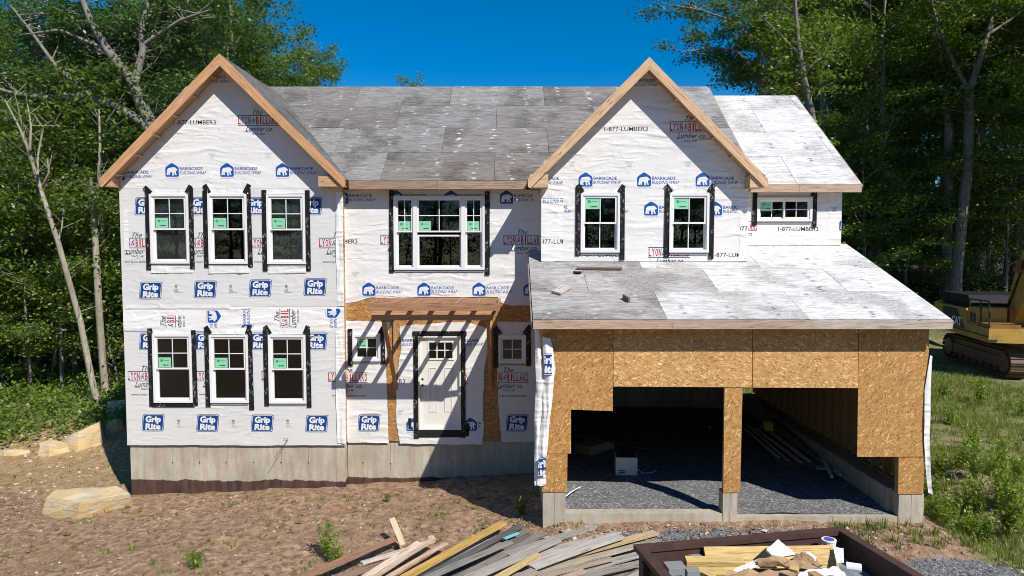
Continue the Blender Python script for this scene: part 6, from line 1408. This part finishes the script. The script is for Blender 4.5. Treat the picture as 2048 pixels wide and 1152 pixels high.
body = MB(); body.prism([(-2.35, 1.25), (2.9, 1.25), (2.95, 1.62), (2.9, 2.25), (-.35, 2.25), (-.55, 1.72), (-2.35, 1.72)], 'x', -1.45, 1.45); bo = body.build('body', 'cat_yellow', ex)
xb('side_rail', 'steel_dark', (-1.47, -1.452, -2.3, 2.8, 1.42, 1.47), parent=bo)
MB().prism([(-.35, 1.50), (1.9, 1.50), (1.9, 2.18), (.55, 2.18)], 'x', -1.468, -1.453).build('dark_panel', 'steel_dark', bo)
tv, tf = text2d('CAT', .34, .05); tm_ = mesh('lettering', [(-1.475, 0.95 - x * 1.15, 1.56 + y) for x, y in tv], tf, ('ink_white',)); link('lettering', tm_, bo)
hood = MB(); hood.prism([(-.35, 2.45), (2.7, 2.45), (2.6, 2.72), (-.05, 2.72)], 'x', -1.3, 1.3); hood.box(-1.2, 1.2, .0, 2.6, 2.252, 2.449); hood.build('engine_hood', 'black', ex)
tank = MB(); tank.prism([(-1.25, 1.722), (-.56, 1.722), (-.40, 2.22), (-.55, 2.34), (-1.25, 2.34)], 'x', -1.42, -.5); tk = tank.build('fuel_tank', 'cat_yellow', ex)
for y0 in (-1.15, -.86): xb('vent', 'steel_dark', (-1.432, -1.421, y0, y0 + .18, 1.80, 2.15), parent=tk)
xb('tool_box', 'cat_tool', (-1.40, -.5, -2.30, -1.28, 1.722, 1.86)); xb('step', 'steel_dark', (-1.5, -1.2, -2.38, -2.352, 1.3, 1.36))
m = MB()
for yy in (-2.2, -1.5): m.tube([(-1.38, yy, 1.72), (-1.38, yy + .10, 2.62)], .028, 6)
m.tube([(-1.38, -2.1, 2.62), (-1.38, -1.4, 2.62), (-1.38, -.5, 2.60)], .028, 6); m.tube([(-1.38, -.5, 2.60), (-1.38, -.5, 2.25)], .028, 6); m.build('handrail', 'steel_dark', ex)
boom = MB(); boom.prism([(-.75, 1.8), (-1.35, 1.72), (-2.6, 3.4), (-4.0, 5.6), (-6.2, 6.7), (-6.2, 6.3), (-4.6, 5.2), (-3.4, 3.4)][::-1], 'x', -.28, .28)
bme = boom.me('boom', 'cat_yellow'); bm = bmesh.new(); bm.from_mesh(bme); bmesh.ops.recalc_face_normals(bm, faces=bm.faces); bm.to_mesh(bme); bm.free()
# a heavier, properly banana-shaped boom
bm_pts_top = [(-.7, 2.5), (-1.4, 3.9), (-2.5, 5.3), (-4.4, 6.4), (-6.4, 6.6)]; bm_pts_bot = [(-6.4, 6.2), (-4.3, 5.4), (-2.9, 4.2), (-2.0, 2.8), (-1.25, 1.75)]
v = [(x, y, z) for x in (-.3, .3) for y, z in bm_pts_top + bm_pts_bot]; n_ = 10
fcs = [(i, (i + 1) % n_, (i + 1) % n_ + n_, i + n_) for i in range(n_)]
for sd_ in (0, n_): fcs += [tuple(sd_ + k for k in (i, i + 1, n_ - 2 - i, n_ - 1 - i)) for i in range(4)]
bme = mesh('boom', v, fcs, ('cat_yellow',)); bm = bmesh.new(); bm.from_mesh(bme); bmesh.ops.recalc_face_normals(bm, faces=bm.faces); bm.to_mesh(bme); bm.free(); bo2 = link('boom', bme, ex)
xb('boom_foot', 'cat_tool', (-.45, .45, -1.35, -.6, 1.722, 2.35))
for dx in (-.42, -.36):
    m = MB(); m.tube([(dx - .02, -1.62, 3.72 + (.22 if dx > -.4 else 0)), (dx - .02, -1.80, 3.70 + (.22 if dx > -.4 else 0))], [.10, .12], 12); m.build('work_light', 'cat_tool', bo2)
m = MB(); m.tube([(-.33, -.75, 2.3), (-.36, -1.2, 2.75), (-.34, -1.7, 3.6), (-.33, -2.3, 4.5)], .03, 6); m.build('hydraulic_hose', 'black', bo2)
m = MB(); m.tube([(0.42, -2.1, 1.75), (0.42, -3.3, 4.0)], .10, 10); m.tube([(0.42, -3.3, 4.0), (0.42, -3.6, 4.6)], .06, 10); m.build('boom_cylinder', 'cat_yellow', ex)
cab = xb('cab', 'cat_yellow', (.55, 1.45, -2.3, -.7, 1.722, 1.9), (.55, 1.45, -2.3, -.7, 3.1, 3.2), (.55, .62, -2.3, -2.23, 1.9, 3.1), (1.38, 1.45, -2.3, -2.23, 1.9, 3.1), (.55, .62, -.77, -.7, 1.9, 3.1), (1.38, 1.45, -.77, -.7, 1.9, 3.1)); xb('cab_window', 'glass', (.57, .59, -2.22, -.78, 1.92, 3.08), (.63, 1.37, -2.29, -2.27, 1.92, 3.08), parent=cab)

swing = Matrix.Translation((-0.75, -0.55, -0.02)) @ Matrix.Rotation(R(-4), 4, 'Z')
for o in ex.children:
    if o.name.split('.')[0] not in ('track', 'carbody', 'slew_ring'): o.matrix_basis = swing @ o.matrix_basis
ex.scale = (1.06, 1.06, 1.06)
